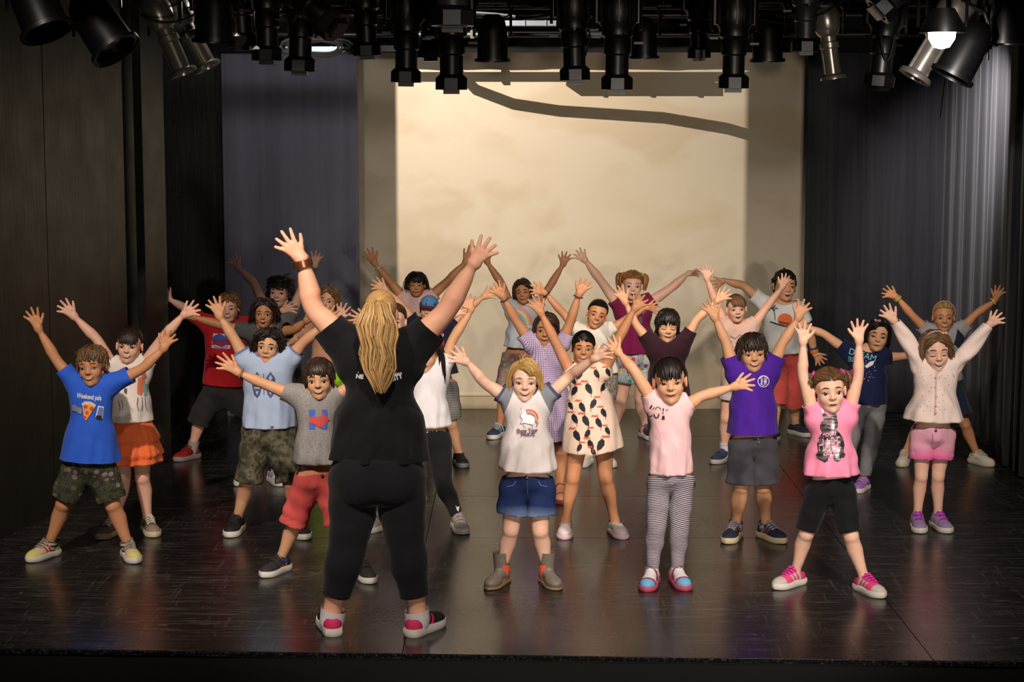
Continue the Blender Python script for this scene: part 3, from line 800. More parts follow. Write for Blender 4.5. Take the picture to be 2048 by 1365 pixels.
def weights(V, bones, sigma=.012):
    U = np.full((len(V), len(BONES)), 9.0)
    x, y, z = V[:, 0], V[:, 1], V[:, 2]
    for p in BODY_P:
        if p.sub or p.bone not in bones: continue
        i = BONES.index(p.bone); U[:, i] = np.minimum(U[:, i], p.d(x, y, z))
    U -= U.min(1, keepdims=True)
    W = np.exp(-U / sigma); W[U > 8 * sigma] = 0
    return (W / W.sum(1, keepdims=True)).astype(np.float32)
bV, bQ = polygonize(BODY_P, .0076)
bV = smooth_mesh(bV, bQ, 2, .45)
bW = weights(bV, BONES)
cV, cQ = polygonize(BODY_P, .0104)
cV = smooth_mesh(cV, cQ, 1, .4)
cW = weights(cV, BONES)

# garment templates in the same canonical pose
def torso_garment():
    P = [column([.18, .40, .56, .70, .80, .86], [.118, .118, .116, .112, .108, .09], [.096, .096, .092, .088, .082, .066], .02),
         cone((-.085, 0, .856), (.085, 0, .856), .042, .042, .04)]
    for s in (-1, 1):
        sh, el, wr, tip, d = side(s)
        P += [cone(sh - .03 * d, sh + .12 * d, .046, .046, .045), cone(sh + .12 * d, el, .046, .040, .004),
              cone(el, wr + .02 * d, .040, .033, .004)]
    V, Q = polygonize(P, .0115)
    V = smooth_mesh(V, Q, 4, .5); V = V + vnormals(V, tris(Q)) * .004
    return V, tris(Q)
def leg_garment(loose):
    P = []
    if loose: P += [ell((0, .004, .58), (.112, .092, .12), .02), column([.53, .60, .72], [.112, .108, .100], [.092, .088, .084], .02)]
    else: P += [ell((0, .004, .57), (.108, .093, .10), .02), column([.53, .60, .72], [.106, .104, .100], [.092, .088, .086], .02)]
    for s, nm in ((-1, 'L'), (1, 'R')):
        hp, kn, an = J['hip' + nm], J['kn' + nm], J['an' + nm]
        m1 = hp * .5 + kn * .5; c1 = kn * .68 + an * .32 + np.array((0, .01, 0)); c2 = kn * .3 + an * .7
        if loose: P += [cone(hp, m1, .074, .072, .03), cone(m1, kn, .072, .066, .004), cone(kn, an, .066, .060, .004)]
        else:
            P += [ell((s * .045, .04, .535), (.061, .058, .066), .03), ell(kn + (0, -.014, 0), (.040, .038, .044), .02), cone(hp, m1, .070, .060, .03), cone(m1, kn, .060, .048, .004), cone(kn, c1, .048, .048, .004),
                  cone(c1, c2, .046, .034, .004), cone(c2, an + (0, 0, -.03), .034, .031, .004)]
    V, Q = polygonize(P, .0108)
    V = smooth_mesh(V, Q, 3, .5); V = V + vnormals(V, tris(Q)) * .0055
    return V, tris(Q)
TOR = torso_garment(); LOOSE = leg_garment(True); TIGHT = leg_garment(False)
TB = ['pelvis', 'chest'] + [b + n for n in 'LR' for b in ('uparm', 'forearm')]
LB = ['pelvis'] + [b + n for n in 'LR' for b in ('thigh', 'shin')]
# ------------------------------------------------------------------ face pieces (head units, shared by all heads)
_hm = bW[:, BONES.index('head')] > .5
def to_units(V): return (V - J['head']) / HS + UJ
_bv = bV.copy(); _fq = bQ[_hm[bQ].all(1)]
HEADBVH = BVHTree.FromPolygons([tuple(p) for p in to_units(_bv)], [tuple(map(int, q)) for q in _fq])
def on_face(x, z):
    h = HEADBVH.ray_cast(Vector((x, -2, z)), Vector((0, 1, 0)))
    return h[0].y if h[0] is not None else None
def face_poly(mb, mi, pts, off, dome=0.0, rings=3):
    """filled outline on the face surface; several rings so that it follows the skin"""
    c = np.mean(pts, axis=0); V = []; n = len(pts)
    for r in range(rings + 1):
        f = 1 - r / (rings + .001) if r < rings else 0
        for p in (pts if r < rings else [c]):
            q = c + (np.array(p) - c) * f
            y = on_face(q[0], q[1])
            if y is None: y = -.3
            V.append((q[0], y - off - dome * (1 - f * f), q[1]))
    F = []
    for r in range(rings - 1):
        for k in range(n):
            F.append((r * n + k, r * n + (k + 1) % n, (r + 1) * n + (k + 1) % n, (r + 1) * n + k))
    for k in range(n): F.append(((rings - 1) * n + k, (rings - 1) * n + (k + 1) % n, rings * n))
    mb.cur = mi; mb.add(V, F)
def circ(cx, cz, rx, rz, n=14, clipz=None):
    o = []
    for k in range(n):
        a = 2 * math.pi * k / n; z = cz + rz * math.sin(a)
        if clipz: z = min(max(z, clipz[0]), clipz[1])
        o.append((cx + rx * math.cos(a), z))
    return o
EX, EZ = .158, .462
def almond(s, w, h, n=9, lift=.0):
    top = [(EX * s + w * (2 * t - 1), EZ + h * (math.sin(math.pi * t) ** .8) + lift * (2 * t - 1) * s) for t in np.linspace(0, 1, n)]
    bot = [(EX * s + w * (2 * t - 1), EZ - h * .75 * (math.sin(math.pi * t) ** .9) + lift * (2 * t - 1) * s) for t in np.linspace(1, 0, n)[1:-1]]
    return top, bot
def arc_strip(mb, mi, pts, w, off):
    V = []; F = []
    for i, p in enumerate(pts):
        t = i / (len(pts) - 1); ww = w * (.35 + .65 * math.sin(math.pi * min(.98, t * .85 + .1)))
        for d in (-ww, 0, ww):
            y = on_face(p[0], p[1] + d); y = -.3 if y is None else y
            V.append((p[0], y - off - (.008 if d == 0 else 0), p[1] + d))
    for i in range(len(pts) - 1):
        for k in (0, 1): F.append((i * 3 + k, i * 3 + 3 + k, i * 3 + 4 + k, i * 3 + 1 + k))
    mb.cur = mi; mb.add(V, F)
def make_eye(s, kind):
    mb = MB()
    if kind == 'closed':
        pts = [(EX * s + .075 * (2 * t - 1), EZ - .012 - .018 * math.sin(math.pi * t)) for t in np.linspace(0, 1, 9)]
        arc_strip(mb, 0, pts, .012, .008)
        return mb.mesh('eye', True)
    w, h, lift = {'open': (.078, .036, .006), 'smile': (.078, .026, .008), 'slim': (.078, .023, .012), 'wide': (.084, .043, .004)}[kind]
    top, bot = almond(s, w, h, lift=lift)
    face_poly(mb, 1, top + bot, .004, .012)
    face_poly(mb, 2, circ(EX * s, EZ + .003, .036, .036, 14, (EZ - h * .75, EZ + h * .96)), .020, .0)
    face_poly(mb, 0, circ(EX * s, EZ + .003, .018, .018, 10, (EZ - h * .7, EZ + h * .9)), .025, .0)
    face_poly(mb, 1, circ(EX * s - .012, EZ + h * .4, .006, .006, 6), .030, .0, 1)  # painted catchlight: white dot on the pupil
    arc_strip(mb, 0, top, .011, .018)
    return mb.mesh('eye', True)
def make_brow(s):
    mb = MB()
    pts = [(s * (.065 + .17 * t), .572 + .032 * math.sin(math.pi * (t * .8 + .1)) - .012 * t) for t in np.linspace(0, 1, 9)]
    arc_strip(mb, 0, pts, .017, .006)
    return mb.mesh('eyebrow', True)
def make_mouth(kind):
    """0 lip, 1 teeth, 2 inside"""
    mb = MB(); mz = .225
    def lens(w, hu_, hl, cz, curve, n=11):
        t = np.linspace(-1, 1, n)
        top = [(w * a, cz + curve * a * a + hu_ * (1 - a * a)) for a in t]
        bot = [(w * a, cz + curve * a * a - hl * (1 - a * a)) for a in t[::-1][1:-1]]
        return top + bot
    if kind == 'teeth':
        face_poly(mb, 0, lens(.135, .024, .062, mz - .01, .045), .004, .006)
        face_poly(mb, 2, lens(.118, .010, .042, mz - .010, .040), .011, .0)
        face_poly(mb, 1, lens(.104, .008, .022, mz - .009, .036), .016, .0)
    elif kind == 'open':
        face_poly(mb, 0, lens(.105, .045, .075, mz - .01, .02), .004, .006)
        face_poly(mb, 2, lens(.082, .026, .050, mz - .012, .016), .012, .0)
        face_poly(mb, 1, lens(.070, .010, .008, mz + .008, .012), .017, .0)
    elif kind == 'smile':
        face_poly(mb, 0, lens(.125, .022, .034, mz - .012, .036), .004, .008)
        arc_strip(mb, 2, [(.125 * a, mz - .012 + .036 * a * a) for a in np.linspace(-1, 1, 11)], .007, .017)
    else:
        face_poly(mb, 0, lens(.09, .024, .036, mz - .008, .004), .004, .010)
        arc_strip(mb, 2, [(.09 * a, mz - .006 + .004 * a * a) for a in np.linspace(-1, 1, 11)], .006, .018)
    for s in (-1, 1):
        face_poly(mb, 2, circ(s * .032, .333, .014, .009, 8), .004, 0, 1)
    return mb.mesh('mouth', True)
EYES = {(k, s): make_eye(s, k) for k in ('open', 'smile', 'slim', 'wide', 'closed') for s in (-1, 1)}
BROWS = {s: make_brow(s) for s in (-1, 1)}
MOUTHS = {k: make_mouth(k) for k in ('teeth', 'open', 'smile', 'neutral')}

# ------------------------------------------------------------------ hair (head units)
CC, CR = np.array((0, .07, .63)), np.array((.355, .43, .375))
def hairline(y, low=.24, front=.80):
    return np.interp(y, [-.5, -.27, -.16, -.02, .06, .14, .30, .6], [front, front, front - .06, .56, .47, .40, low, low])
def scalp_points(n, rg, low, front):
    N = int(n * 1.9); k = np.arange(N) + .5
    ph = np.arccos(1 - 2 * k / N); th = math.pi * (1 + 5 ** .5) * k
    v = np.stack([np.sin(ph) * np.cos(th), np.sin(ph) * np.sin(th), np.cos(ph)], 1) + rg.normal(size=(N, 3)) * .35 / math.sqrt(N)
    v /= np.linalg.norm(v, axis=1, keepdims=True)
    p = CC + CR * v
    return p[p[:, 2] > hairline(p[:, 1], low, front)]
def tubes(P, R, flat=.5, ns=5, seed=0):
    """P (n,m,3) lock paths, R (n,m) radii"""
    n, m, _ = P.shape
    T = np.gradient(P, axis=1); T /= np.linalg.norm(T, axis=2, keepdims=True) + 1e-9
    O = P - CC; O = O - (O * T).sum(2, keepdims=True) * T; O /= np.linalg.norm(O, axis=2, keepdims=True) + 1e-9
    B = np.cross(T, O)
    a = np.arange(ns) * 2 * math.pi / ns
    ring = P[:, :, None, :] + R[:, :, None, None] * (B[:, :, None, :] * np.cos(a)[None, None, :, None] + flat * O[:, :, None, :] * np.sin(a)[None, None, :, None])
    V = ring.reshape(-1, 3)
    i = np.arange(n)[:, None, None]; j = np.arange(m - 1)[None, :, None]; k = np.arange(ns)[None, None, :]
    b = (i * m + j) * ns
    Q = np.stack([b + k, b + (k + 1) % ns, b + ns + (k + 1) % ns, b + ns + k], -1).reshape(-1, 4)
    rg = np.random.default_rng(seed)
    col = np.repeat(rg.random(n), m * ns)
    return V, Q, col
def hair_mesh(style, seed, dens=2.3):
    dens = style.get('dens', dens)
    rg = np.random.default_rng(seed)
    st = dict(n=150, L=.35, low=.24, front=.80, part=None, crown=(0, .10, 1.02), bangs=None, bl=.26, curl=0., cf=18., w=.055, lift=.035, g=.30, ties=[], tail=.6, tw=.09, tn=16, tcurl=.02, mess=.12, side=0., keep_front=False)
    st.update(style)
    st['n'] = int(st['n'] * dens); st['tn'] = int(st['tn'] * dens * 1.3); st['w'] = st['w'] / dens ** .5 * .95
    V_, Q_, C_ = [], [], []; off = 0
    # close-fitting cap under the locks
    u = np.linspace(0, math.pi, 17); w = np.linspace(0, 2 * math.pi, 29)[:-1]
    cap = np.array([[CC + CR * 1.015 * np.array((math.sin(a) * math.cos(b), math.sin(a) * math.sin(b), math.cos(a))) for b in w] for a in u]).reshape(-1, 3)
    q = np.array([[i * 28 + k, i * 28 + (k + 1) % 28, (i + 1) * 28 + (k + 1) % 28, (i + 1) * 28 + k] for i in range(16) for k in range(28)])
    cv, ct = clip(cap, tris(q[:, ::-1]), cap[:, 2] - hairline(cap[:, 1], st['low'], st['front']))
    capd = (cv, ct)
    n, m = st['n'], 8
    p = scalp_points(n, rg, st['low'], st['front']); n = len(p)
    crown = np.array(st['crown'])
    O = (p - CC) / CR; N = O / CR; N /= np.linalg.norm(N, axis=1, keepdims=True)
    d = p - crown; d -= (d * N).sum(1, keepdims=True) * N
    d /= np.linalg.norm(d, axis=1, keepdims=True) + 1e-6
    if st['part'] is not None:
        s = np.stack([np.where(p[:, 0] > st['part'], 1., -1.), np.full(n, .15), np.full(n, -.3)], 1)
        s -= (s * N).sum(1, keepdims=True) * N; s /= np.linalg.norm(s, axis=1, keepdims=True) + 1e-6
        wt = np.clip((.35 - p[:, 1]) / .5, 0, 1)[:, None]
        d = d * (1 - wt) + s * wt
    front = (p[:, 1] < .02) & (p[:, 2] > .72)
    if st['bangs']:
        f = np.stack([p[:, 0] * .6 + st['side'], np.full(n, -1.), np.full(n, -.5)], 1)
        f -= (f * N).sum(1, keepdims=True) * N; f /= np.linalg.norm(f, axis=1, keepdims=True) + 1e-6
        d[front] = f[front]
    d += rg.normal(size=(n, 3)) * st['mess']
    d /= np.linalg.norm(d, axis=1, keepdims=True)
    L = np.full(n, st['L']) * rg.uniform(.8, 1.12, n)
    if st['bangs']: L[front] = st['bl'] * rg.uniform(.85, 1.1, front.sum())
    P = np.zeros((n, m, 3)); cur = p + N * .012
    tie = None
    if st['ties']:
        ties = np.array(st['ties'], float)
        own = np.argmin(np.linalg.norm(p[:, None] - ties[None], axis=2), axis=1)
        if len(ties) == 2: own = (p[:, 0] > 0).astype(int) if ties[0][0] < ties[1][0] else (p[:, 0] < 0).astype(int)
        tie = ties[own]
        gath = np.ones(n, bool)
        if st['bangs'] : gath &= ~((p[:, 1] < -.05) & (p[:, 2] > .78) & (np.abs(p[:, 0]) < .26))
    ph = rg.uniform(0, 6.28, n)
    for j in range(m):
        P[:, j] = cur
        stp = (L / (m - 1))[:, None]
        dd = d.copy()
        if j > 0:
            gg = st['g'] * (.4 + j / m)
            dd = d * (1 - gg) + np.array((0, 0, -1.)) * gg
        dd /= np.linalg.norm(dd, axis=1, keepdims=True)
        nxt = cur + dd * stp
        if tie is not None:
            to = tie - cur; rem = m - 1 - j
            nxt = np.where(gath[:, None], cur + to / max(rem, 1), nxt)
        e = (nxt - CC) / CR; ln = np.linalg.norm(e, axis=1, keepdims=True)
        lim = 1 + st['lift'] * (.6 + .6 * (j / m))
        need = (ln < lim)[:, 0]
        nxt[need] = (CC + CR * (e / ln) * lim)[need]
        # jaw / cheek clearance
        low = nxt[:, 2] < .62
        e2 = nxt[:, :2] / np.array((.36, .36)); l2 = np.linalg.norm(e2, axis=1)
        push = low & (l2 < 1) & (nxt[:, 2] > .05)
        nxt[push, :2] = (e2[push] / l2[push, None]) * np.array((.36, .36))
        # keep the face free
        sx = np.where(nxt[:, 0] >= 0, 1., -1.) if st['part'] is None else np.where(p[:, 0] >= st['part'], 1., -1.)
        fz = (nxt[:, 2] < .70) & (nxt[:, 1] < -.02) & ~(front if st['bangs'] else np.zeros(n, bool))
        nxt[fz, 0] = (sx * np.maximum(nxt[:, 0] * sx, .315))[fz]; nxt[fz, 1] = np.maximum(nxt[fz, 1], -.17)
        d = nxt - cur; d /= np.linalg.norm(d, axis=1, keepdims=True) + 1e-9
        cur = nxt
    if st['curl']:
        j = np.arange(m)[None, :]
        amp = st['curl'] * np.minimum(1, j / 3.)
        a = st['cf'] * j / m + ph[:, None]
        P = P + amp[..., None] * np.stack([np.cos(a), np.sin(a) * .7, .6 * np.sin(a + 1)], -1)
    prof = np.array([.75, 1, 1, 1, .95, .85, .65, .25]) if tie is None else np.array([.9, 1, 1, 1, 1, .9, .8, .6])
    R = st['w'] * prof[None, :] * rg.uniform(.7, 1.25, (n, 1))
    V, Q, c = tubes(P, R, .5, 4, seed); V_.append(V); Q_.append(Q); C_.append(c)
    for ti in st['ties']:
        ti = np.array(ti, float); tn, tm = st['tn'], 10
        out = ti - CC; out[2] *= .3; out /= np.linalg.norm(out)
        Lt = st['tail'] * rg.uniform(.82, 1.06, tn)
        cp = [ti.copy()]; d0 = out.copy()
        for k in range(tm - 1):
            gg = min(.97, .25 + .24 * k); dd = d0 * (1 - gg) + np.array((0, 0, -1.)) * gg; dd /= np.linalg.norm(dd); d0 = dd
            cp.append(cp[-1] + dd / (tm - 1))
        cp = np.array(cp) - ti
        th = rg.uniform(0, 6.283, tn); rr = np.sqrt(rg.uniform(0, 1, tn)); ox, oy = rr * np.cos(th), rr * np.sin(th)
        u = np.linspace(0, 1, tm)
        wp = np.interp(u, [0, .12, .35, .65, .9, 1], [.25, .7, 1, .95, .6, .35]) * st['tw'] * 1.5
        sd = np.cross(out, (0, 0, 1.)); sd /= np.linalg.norm(sd)
        T = ti + cp[None] * Lt[:, None, None] + (ox[:, None] * wp[None])[..., None] * sd + (oy[:, None] * wp[None] * .6)[..., None] * out
        wv = st['tcurl'] * np.minimum(1, u * 3)[None] * np.sin(10.5 * u[None] * (1 + st['tail'] * .25) + 2.2 * ox[:, None] + 1.2 * oy[:, None] + rg.normal(size=(tn, 1)) * .35)
        T = T + wv[..., None] * sd + rg.normal(size=(tn, 1, 3)) * .012
        prof = np.array([.7, .9, 1, 1.05, 1.05, 1, .95, .8, .6, .2])
        V, Q, c = tubes(T, st['w'] * 1.15 * prof[None, :] * rg.uniform(.6, 1.3, (tn, 1)), .8, 4, seed + 9)
        V_.append(V); Q_.append(Q); C_.append(c)
    allV = [capd[0]]; quads = []; o = len(capd[0]); cc = [np.full(len(capd[0]), .25)]
    for V, Q, c in zip(V_, Q_, C_):
        allV.append(V); quads.append(Q + o); o += len(V); cc.append(c)
    me = mesh_np('hair', np.concatenate(allV), [capd[1], np.concatenate(quads)])
    at_ = me.attributes.new('lock', 'FLOAT', 'POINT')
    at_.data.foreach_set('value', np.concatenate(cc).astype(np.float32))
    return me

# ------------------------------------------------------------------ shoes (unit length, toe towards -y, ankle above origin)
def shoe_upper(top, slope=.12, boot=False):
    P = [ell((0, -.45, .12), (.175, .27, .135), .02), cone((0, -.32, .15), (0, .0, .25), .135, .135, .08), ell((0, .10, .16), (.150, .17, .17), .06),
         cone((0, .03 if not boot else 0, .20), (0, .015 if not boot else -.04, max(.46, top + .1)), .142 if not boot else .150, .142 if not boot else .185, .05)]
    V, Q = polygonize(P, .024); V = smooth_mesh(V, Q, 2, .5); T = tris(Q)
    V, T = clip(V, T, V[:, 2] - .03)
    V, T = clip(V, T, top - slope * V[:, 1] - V[:, 2])
    return mesh_np('shoe', V, T)
def outline(n=28, gx=0.0):
    o = []
    for k in range(n):
        a = 2 * math.pi * k / n; y = -.22 - .51 * math.cos(a)
        hw = np.interp(y, [-.73, -.66, -.5, -.3, 0, .15, .26, .29], [.0, .12, .185, .175, .14, .15, .11, .0]) + gx
        o.append((hw * (1 if math.sin(a) > 0 else -1) * min(1, abs(math.sin(a)) * 6), y))
    return o
def shoe_sole(h0, h1, gx=.012, wavy=0.0):
    mb = MB(); o = outline(28, gx); n = len(o)
    def ring(f, z): return [(x * f, -.22 + (y + .22) * (1 - (1 - f) * .35), z + wavy * max(0, (-y - .55)) * .6) for x, y in o]
    V = ring(.93, 0) + ring(1.02, h0 * .3) + ring(1.03, h0 * .8) + ring(.98, h1) + ring(.8, h1)
    F = [tuple(range(n))] + [(i * n + k, i * n + (k + 1) % n, (i + 1) * n + (k + 1) % n, (i + 1) * n + k) for i in range(4) for k in range(n)] + [tuple(4 * n + k for k in range(n))]
    mb.add(V, F)
    return mb.mesh('sole', True)
def shoe_laces():
    mb = MB()
    for i, y in enumerate((-.36, -.28, -.20, -.12)):
        z = np.interp(y, [-.4, -.1], [.275, .375]); w = .085 + .01 * i
        mb.tube([(-w, y + .03, z - .03), (-w * .5, y, z + .018), (w * .5, y - .03, z + .018), (w, y, z - .03)], .018, 5)
        mb.tube([(w, y + .03, z - .03), (w * .5, y, z + .022), (-w * .5, y - .03, z + .022), (-w, y, z - .03)], .016, 5)
    for s in (-1, 1): mb.tube([(0, -.1, .40), (s * .06, -.12, .42), (s * .10, -.15, .36), (s * .03, -.13, .38)], .014, 5)
    return mb.mesh('laces', True)
def shoe_straps():
    mb = MB()
    for y, w in ((-.30, .14), (-.19, .135), (-.08, .135)):
        z = np.interp(y, [-.4, -.05], [.29, .40])
        for dy in (0,):
            V = []; F = []
            for k in range(9):
                a = math.pi * k / 8
                for e, yy in ((0, -.04), (0, .04)):
                    V.append((-math.cos(a) * (w + .02), y + yy, z - .17 + math.sin(a) * .185 + (yy * .4)))
            for k in range(8): F.append((2 * k, 2 * k + 1, 2 * k + 3, 2 * k + 2))
            mb.add(V, F)
    return mb.mesh('straps', True)
def sandal_straps():
    mb = MB()
    for y, w, h in ((-.48, .185, .26), (-.12, .16, .42), (.10, .165, .30)):
        V = []; F = []
        for k in range(13):
            a = math.pi * k / 12; 
            for yy in (-.055, .055):
                V.append((-math.cos(a) * w, y + yy + (.10 * math.sin(a) if y > 0 else 0), .06 + math.sin(a) ** .7 * (h - .06)))
        for k in range(12): F.append((2 * k, 2 * k + 1, 2 * k + 3, 2 * k + 2))
        mb.add(V, F)
    return mb.mesh('straps', True)
UPPERS = {'sneaker': shoe_upper(.36), 'slip': shoe_upper(.28, .05), 'boot': shoe_upper(.70, .0, True), 'sandal': shoe_upper(.36), 'low': shoe_upper(.31, .14)}
SOLES = {'sneaker': shoe_sole(.085, .11, .014, .10), 'slip': shoe_sole(.08, .10, .012), 'boot': shoe_sole(.05, .065, .008), 'sandal': shoe_sole(.09, .11, .02), 'low': shoe_sole(.10, .13, .014, .12)}
LACES, STRAPS, SSTRAPS = shoe_laces(), shoe_straps(), sandal_straps()

# ------------------------------------------------------------------ posing
def minrot(a, b):
    a = a / np.linalg.norm(a); b = b / np.linalg.norm(b)
    return np.array(Vector(a).rotation_difference(Vector(b)).to_matrix())
def xform(R, S, ac, at_):
    M = np.eye(4); A = R @ S; M[:3, :3] = A; M[:3, 3] = at_ - A @ ac
    return M
def pose(V, W, M):
    Vh = np.concatenate([V, np.ones((len(V), 1))], 1)
    out = np.zeros((len(V), 3))
    for i, b in enumerate(BONES):
        w = W[:, i]
        k = w > 1e-4
        if k.any(): out[k] += w[k, None] * (Vh[k] @ M[b][:3].T)
    return out
def set_cpos(me, V):
    a = me.attributes.new('cpos', 'FLOAT_VECTOR', 'POINT')
    a.data.foreach_set('vector', np.asarray(V, np.float32).ravel())
class Print:
    """flat print that lies on a posed garment"""
    def __init__(s, obj, base):
        me = obj.data; n = len(me.vertices); co = np.empty(n * 3, np.float32); me.vertices.foreach_get('co', co)
        s.V = co.reshape(-1, 3) + base; s.base = base
        T = [tuple(p.vertices) for p in me.polygons]
        s.bvh = BVHTree.FromPolygons([tuple(map(float, v)) for v in s.V], T); s.obj = obj
    def put(s, name, polys, mats, off=.0028, label=None):
        """polys: list of (material index, [(px,py)...]) or ('text', ...) meshes in photo pixels"""
        V = []; F = []; MI = []
        for mi, verts, faces in polys:
            hit = []
            for (x, y) in verts:
                d = Vector(ray(x, y)).normalized()
                h = s.bvh.ray_cast(Vector(CAMP), d)
                if h[0] is None: hit.append(None)
                else: hit.append(np.array(h[0]) - np.array(d) * (off + .0017 * min(mi, 4)) - s.base)
            mp = {}
            for i, p in enumerate(hit):
                if p is not None: mp[i] = len(V); V.append(p)
            for f in faces:
                if all(i in mp for i in f): F.append([mp[i] for i in f]); MI.append(mi)
        if not F: return None
        me = bpy.data.meshes.new(name); me.from_pydata([tuple(map(float, v)) for v in V], [], F); me.update()
        for _ in mats: me.materials.append(None)
        me.polygons.foreach_set('material_index', MI)
        o = link(name, me, mats, s.obj)
        if label: o['label'] = label
        return o
def poly(pts, step=4.5):
    """subdivided filled polygon in pixels"""
    bm = bmesh.new(); vs = [bm.verts.new((p[0], p[1], 0)) for p in pts]
    bm.faces.new(vs); bmesh.ops.triangulate(bm, faces=bm.faces)
    for _ in range(4):
        es = [e for e in bm.edges if e.calc_length() > step]
        if not es: break
        bmesh.ops.subdivide_edges(bm, edges=es, cuts=1); bmesh.ops.triangulate(bm, faces=bm.faces)
    bm.verts.index_update()
    v = [(q.co.x, q.co.y) for q in bm.verts]; f = [[q.index for q in t.verts] for t in bm.faces]
    bm.free(); return v, f
def P(mi, pts, step=4.5): v, f = poly(pts, step); return (mi, v, f)
def disc(mi, cx, cy, rx, ry=None, n=14): 
    ry = ry or rx
    return P(mi, [(cx + rx * math.cos(2 * math.pi * k / n), cy + ry * math.sin(2 * math.pi * k / n)) for k in range(n)])
def ring2(mi, cx, cy, r0, r1, n=24):
    v = []; f = []
    for k in range(n):
        a = 2 * math.pi * k / n; v += [(cx + r0 * math.cos(a), cy + r0 * math.sin(a)), (cx + r1 * math.cos(a), cy + r1 * math.sin(a))]
    for k in range(n): f.append([2 * k, 2 * k + 1, (2 * k + 3) % (2 * n), (2 * k + 2) % (2 * n)])
    return (mi, v, f)
def line(mi, pts, w=1.2):
    v = []; f = []
    for i, p in enumerate(pts):
        a = pts[max(i - 1, 0)]; b = pts[min(i + 1, len(pts) - 1)]
        dx, dy = b[0] - a[0], b[1] - a[1]; l = math.hypot(dx, dy) or 1
        v += [(p[0] - dy / l * w / 2, p[1] + dx / l * w / 2), (p[0] + dy / l * w / 2, p[1] - dx / l * w / 2)]
    for i in range(len(pts) - 1): f.append([2 * i, 2 * i + 1, 2 * i + 3, 2 * i + 2])
    return (mi, v, f)
def text(mi, s, box, rot=0.0, shear=0.0, bold=0.0):
    """lettering fitted to the pixel box (x0,y0,x1,y1); rot in degrees, clockwise positive"""
    cu = bpy.data.curves.new('t', 'FONT'); cu.body = s; cu.resolution_u = 3; cu.offset = bold; cu.shear = shear
    ob = bpy.data.objects.new('t', cu); COL.objects.link(ob)
    me = ob.to_mesh(); co = np.array([v.co[:2] for v in me.vertices]); fs = [list(p.vertices) for p in me.polygons]
    ob.to_mesh_clear(); bpy.data.objects.remove(ob); bpy.data.curves.remove(cu)
    lo, hi = co.min(0), co.max(0); q = (co - lo) / (hi - lo)
    x0, y0, x1, y1 = box
    X = x0 + q[:, 0] * (x1 - x0); Y = y1 - q[:, 1] * (y1 - y0)
    cx, cy = (x0 + x1) / 2, (y0 + y1) / 2; a = math.radians(rot)
    xr = cx + (X - cx) * math.cos(a) - (Y - cy) * math.sin(a); yr = cy + (X - cx) * math.sin(a) + (Y - cy) * math.cos(a)
    return (mi, list(zip(xr, yr)), fs)

LIP = lambda c: plain('lips', c, .45, spec=.4)
TEETH = plain('teeth', 'e8dccb', .35); MOUTH_IN = plain('mouth_inside', '4a1a18', .6); EYEWHITE = plain('eye_white', 'e4dcd2', .3); PUPIL = plain('pupil', '0c0806', .2)

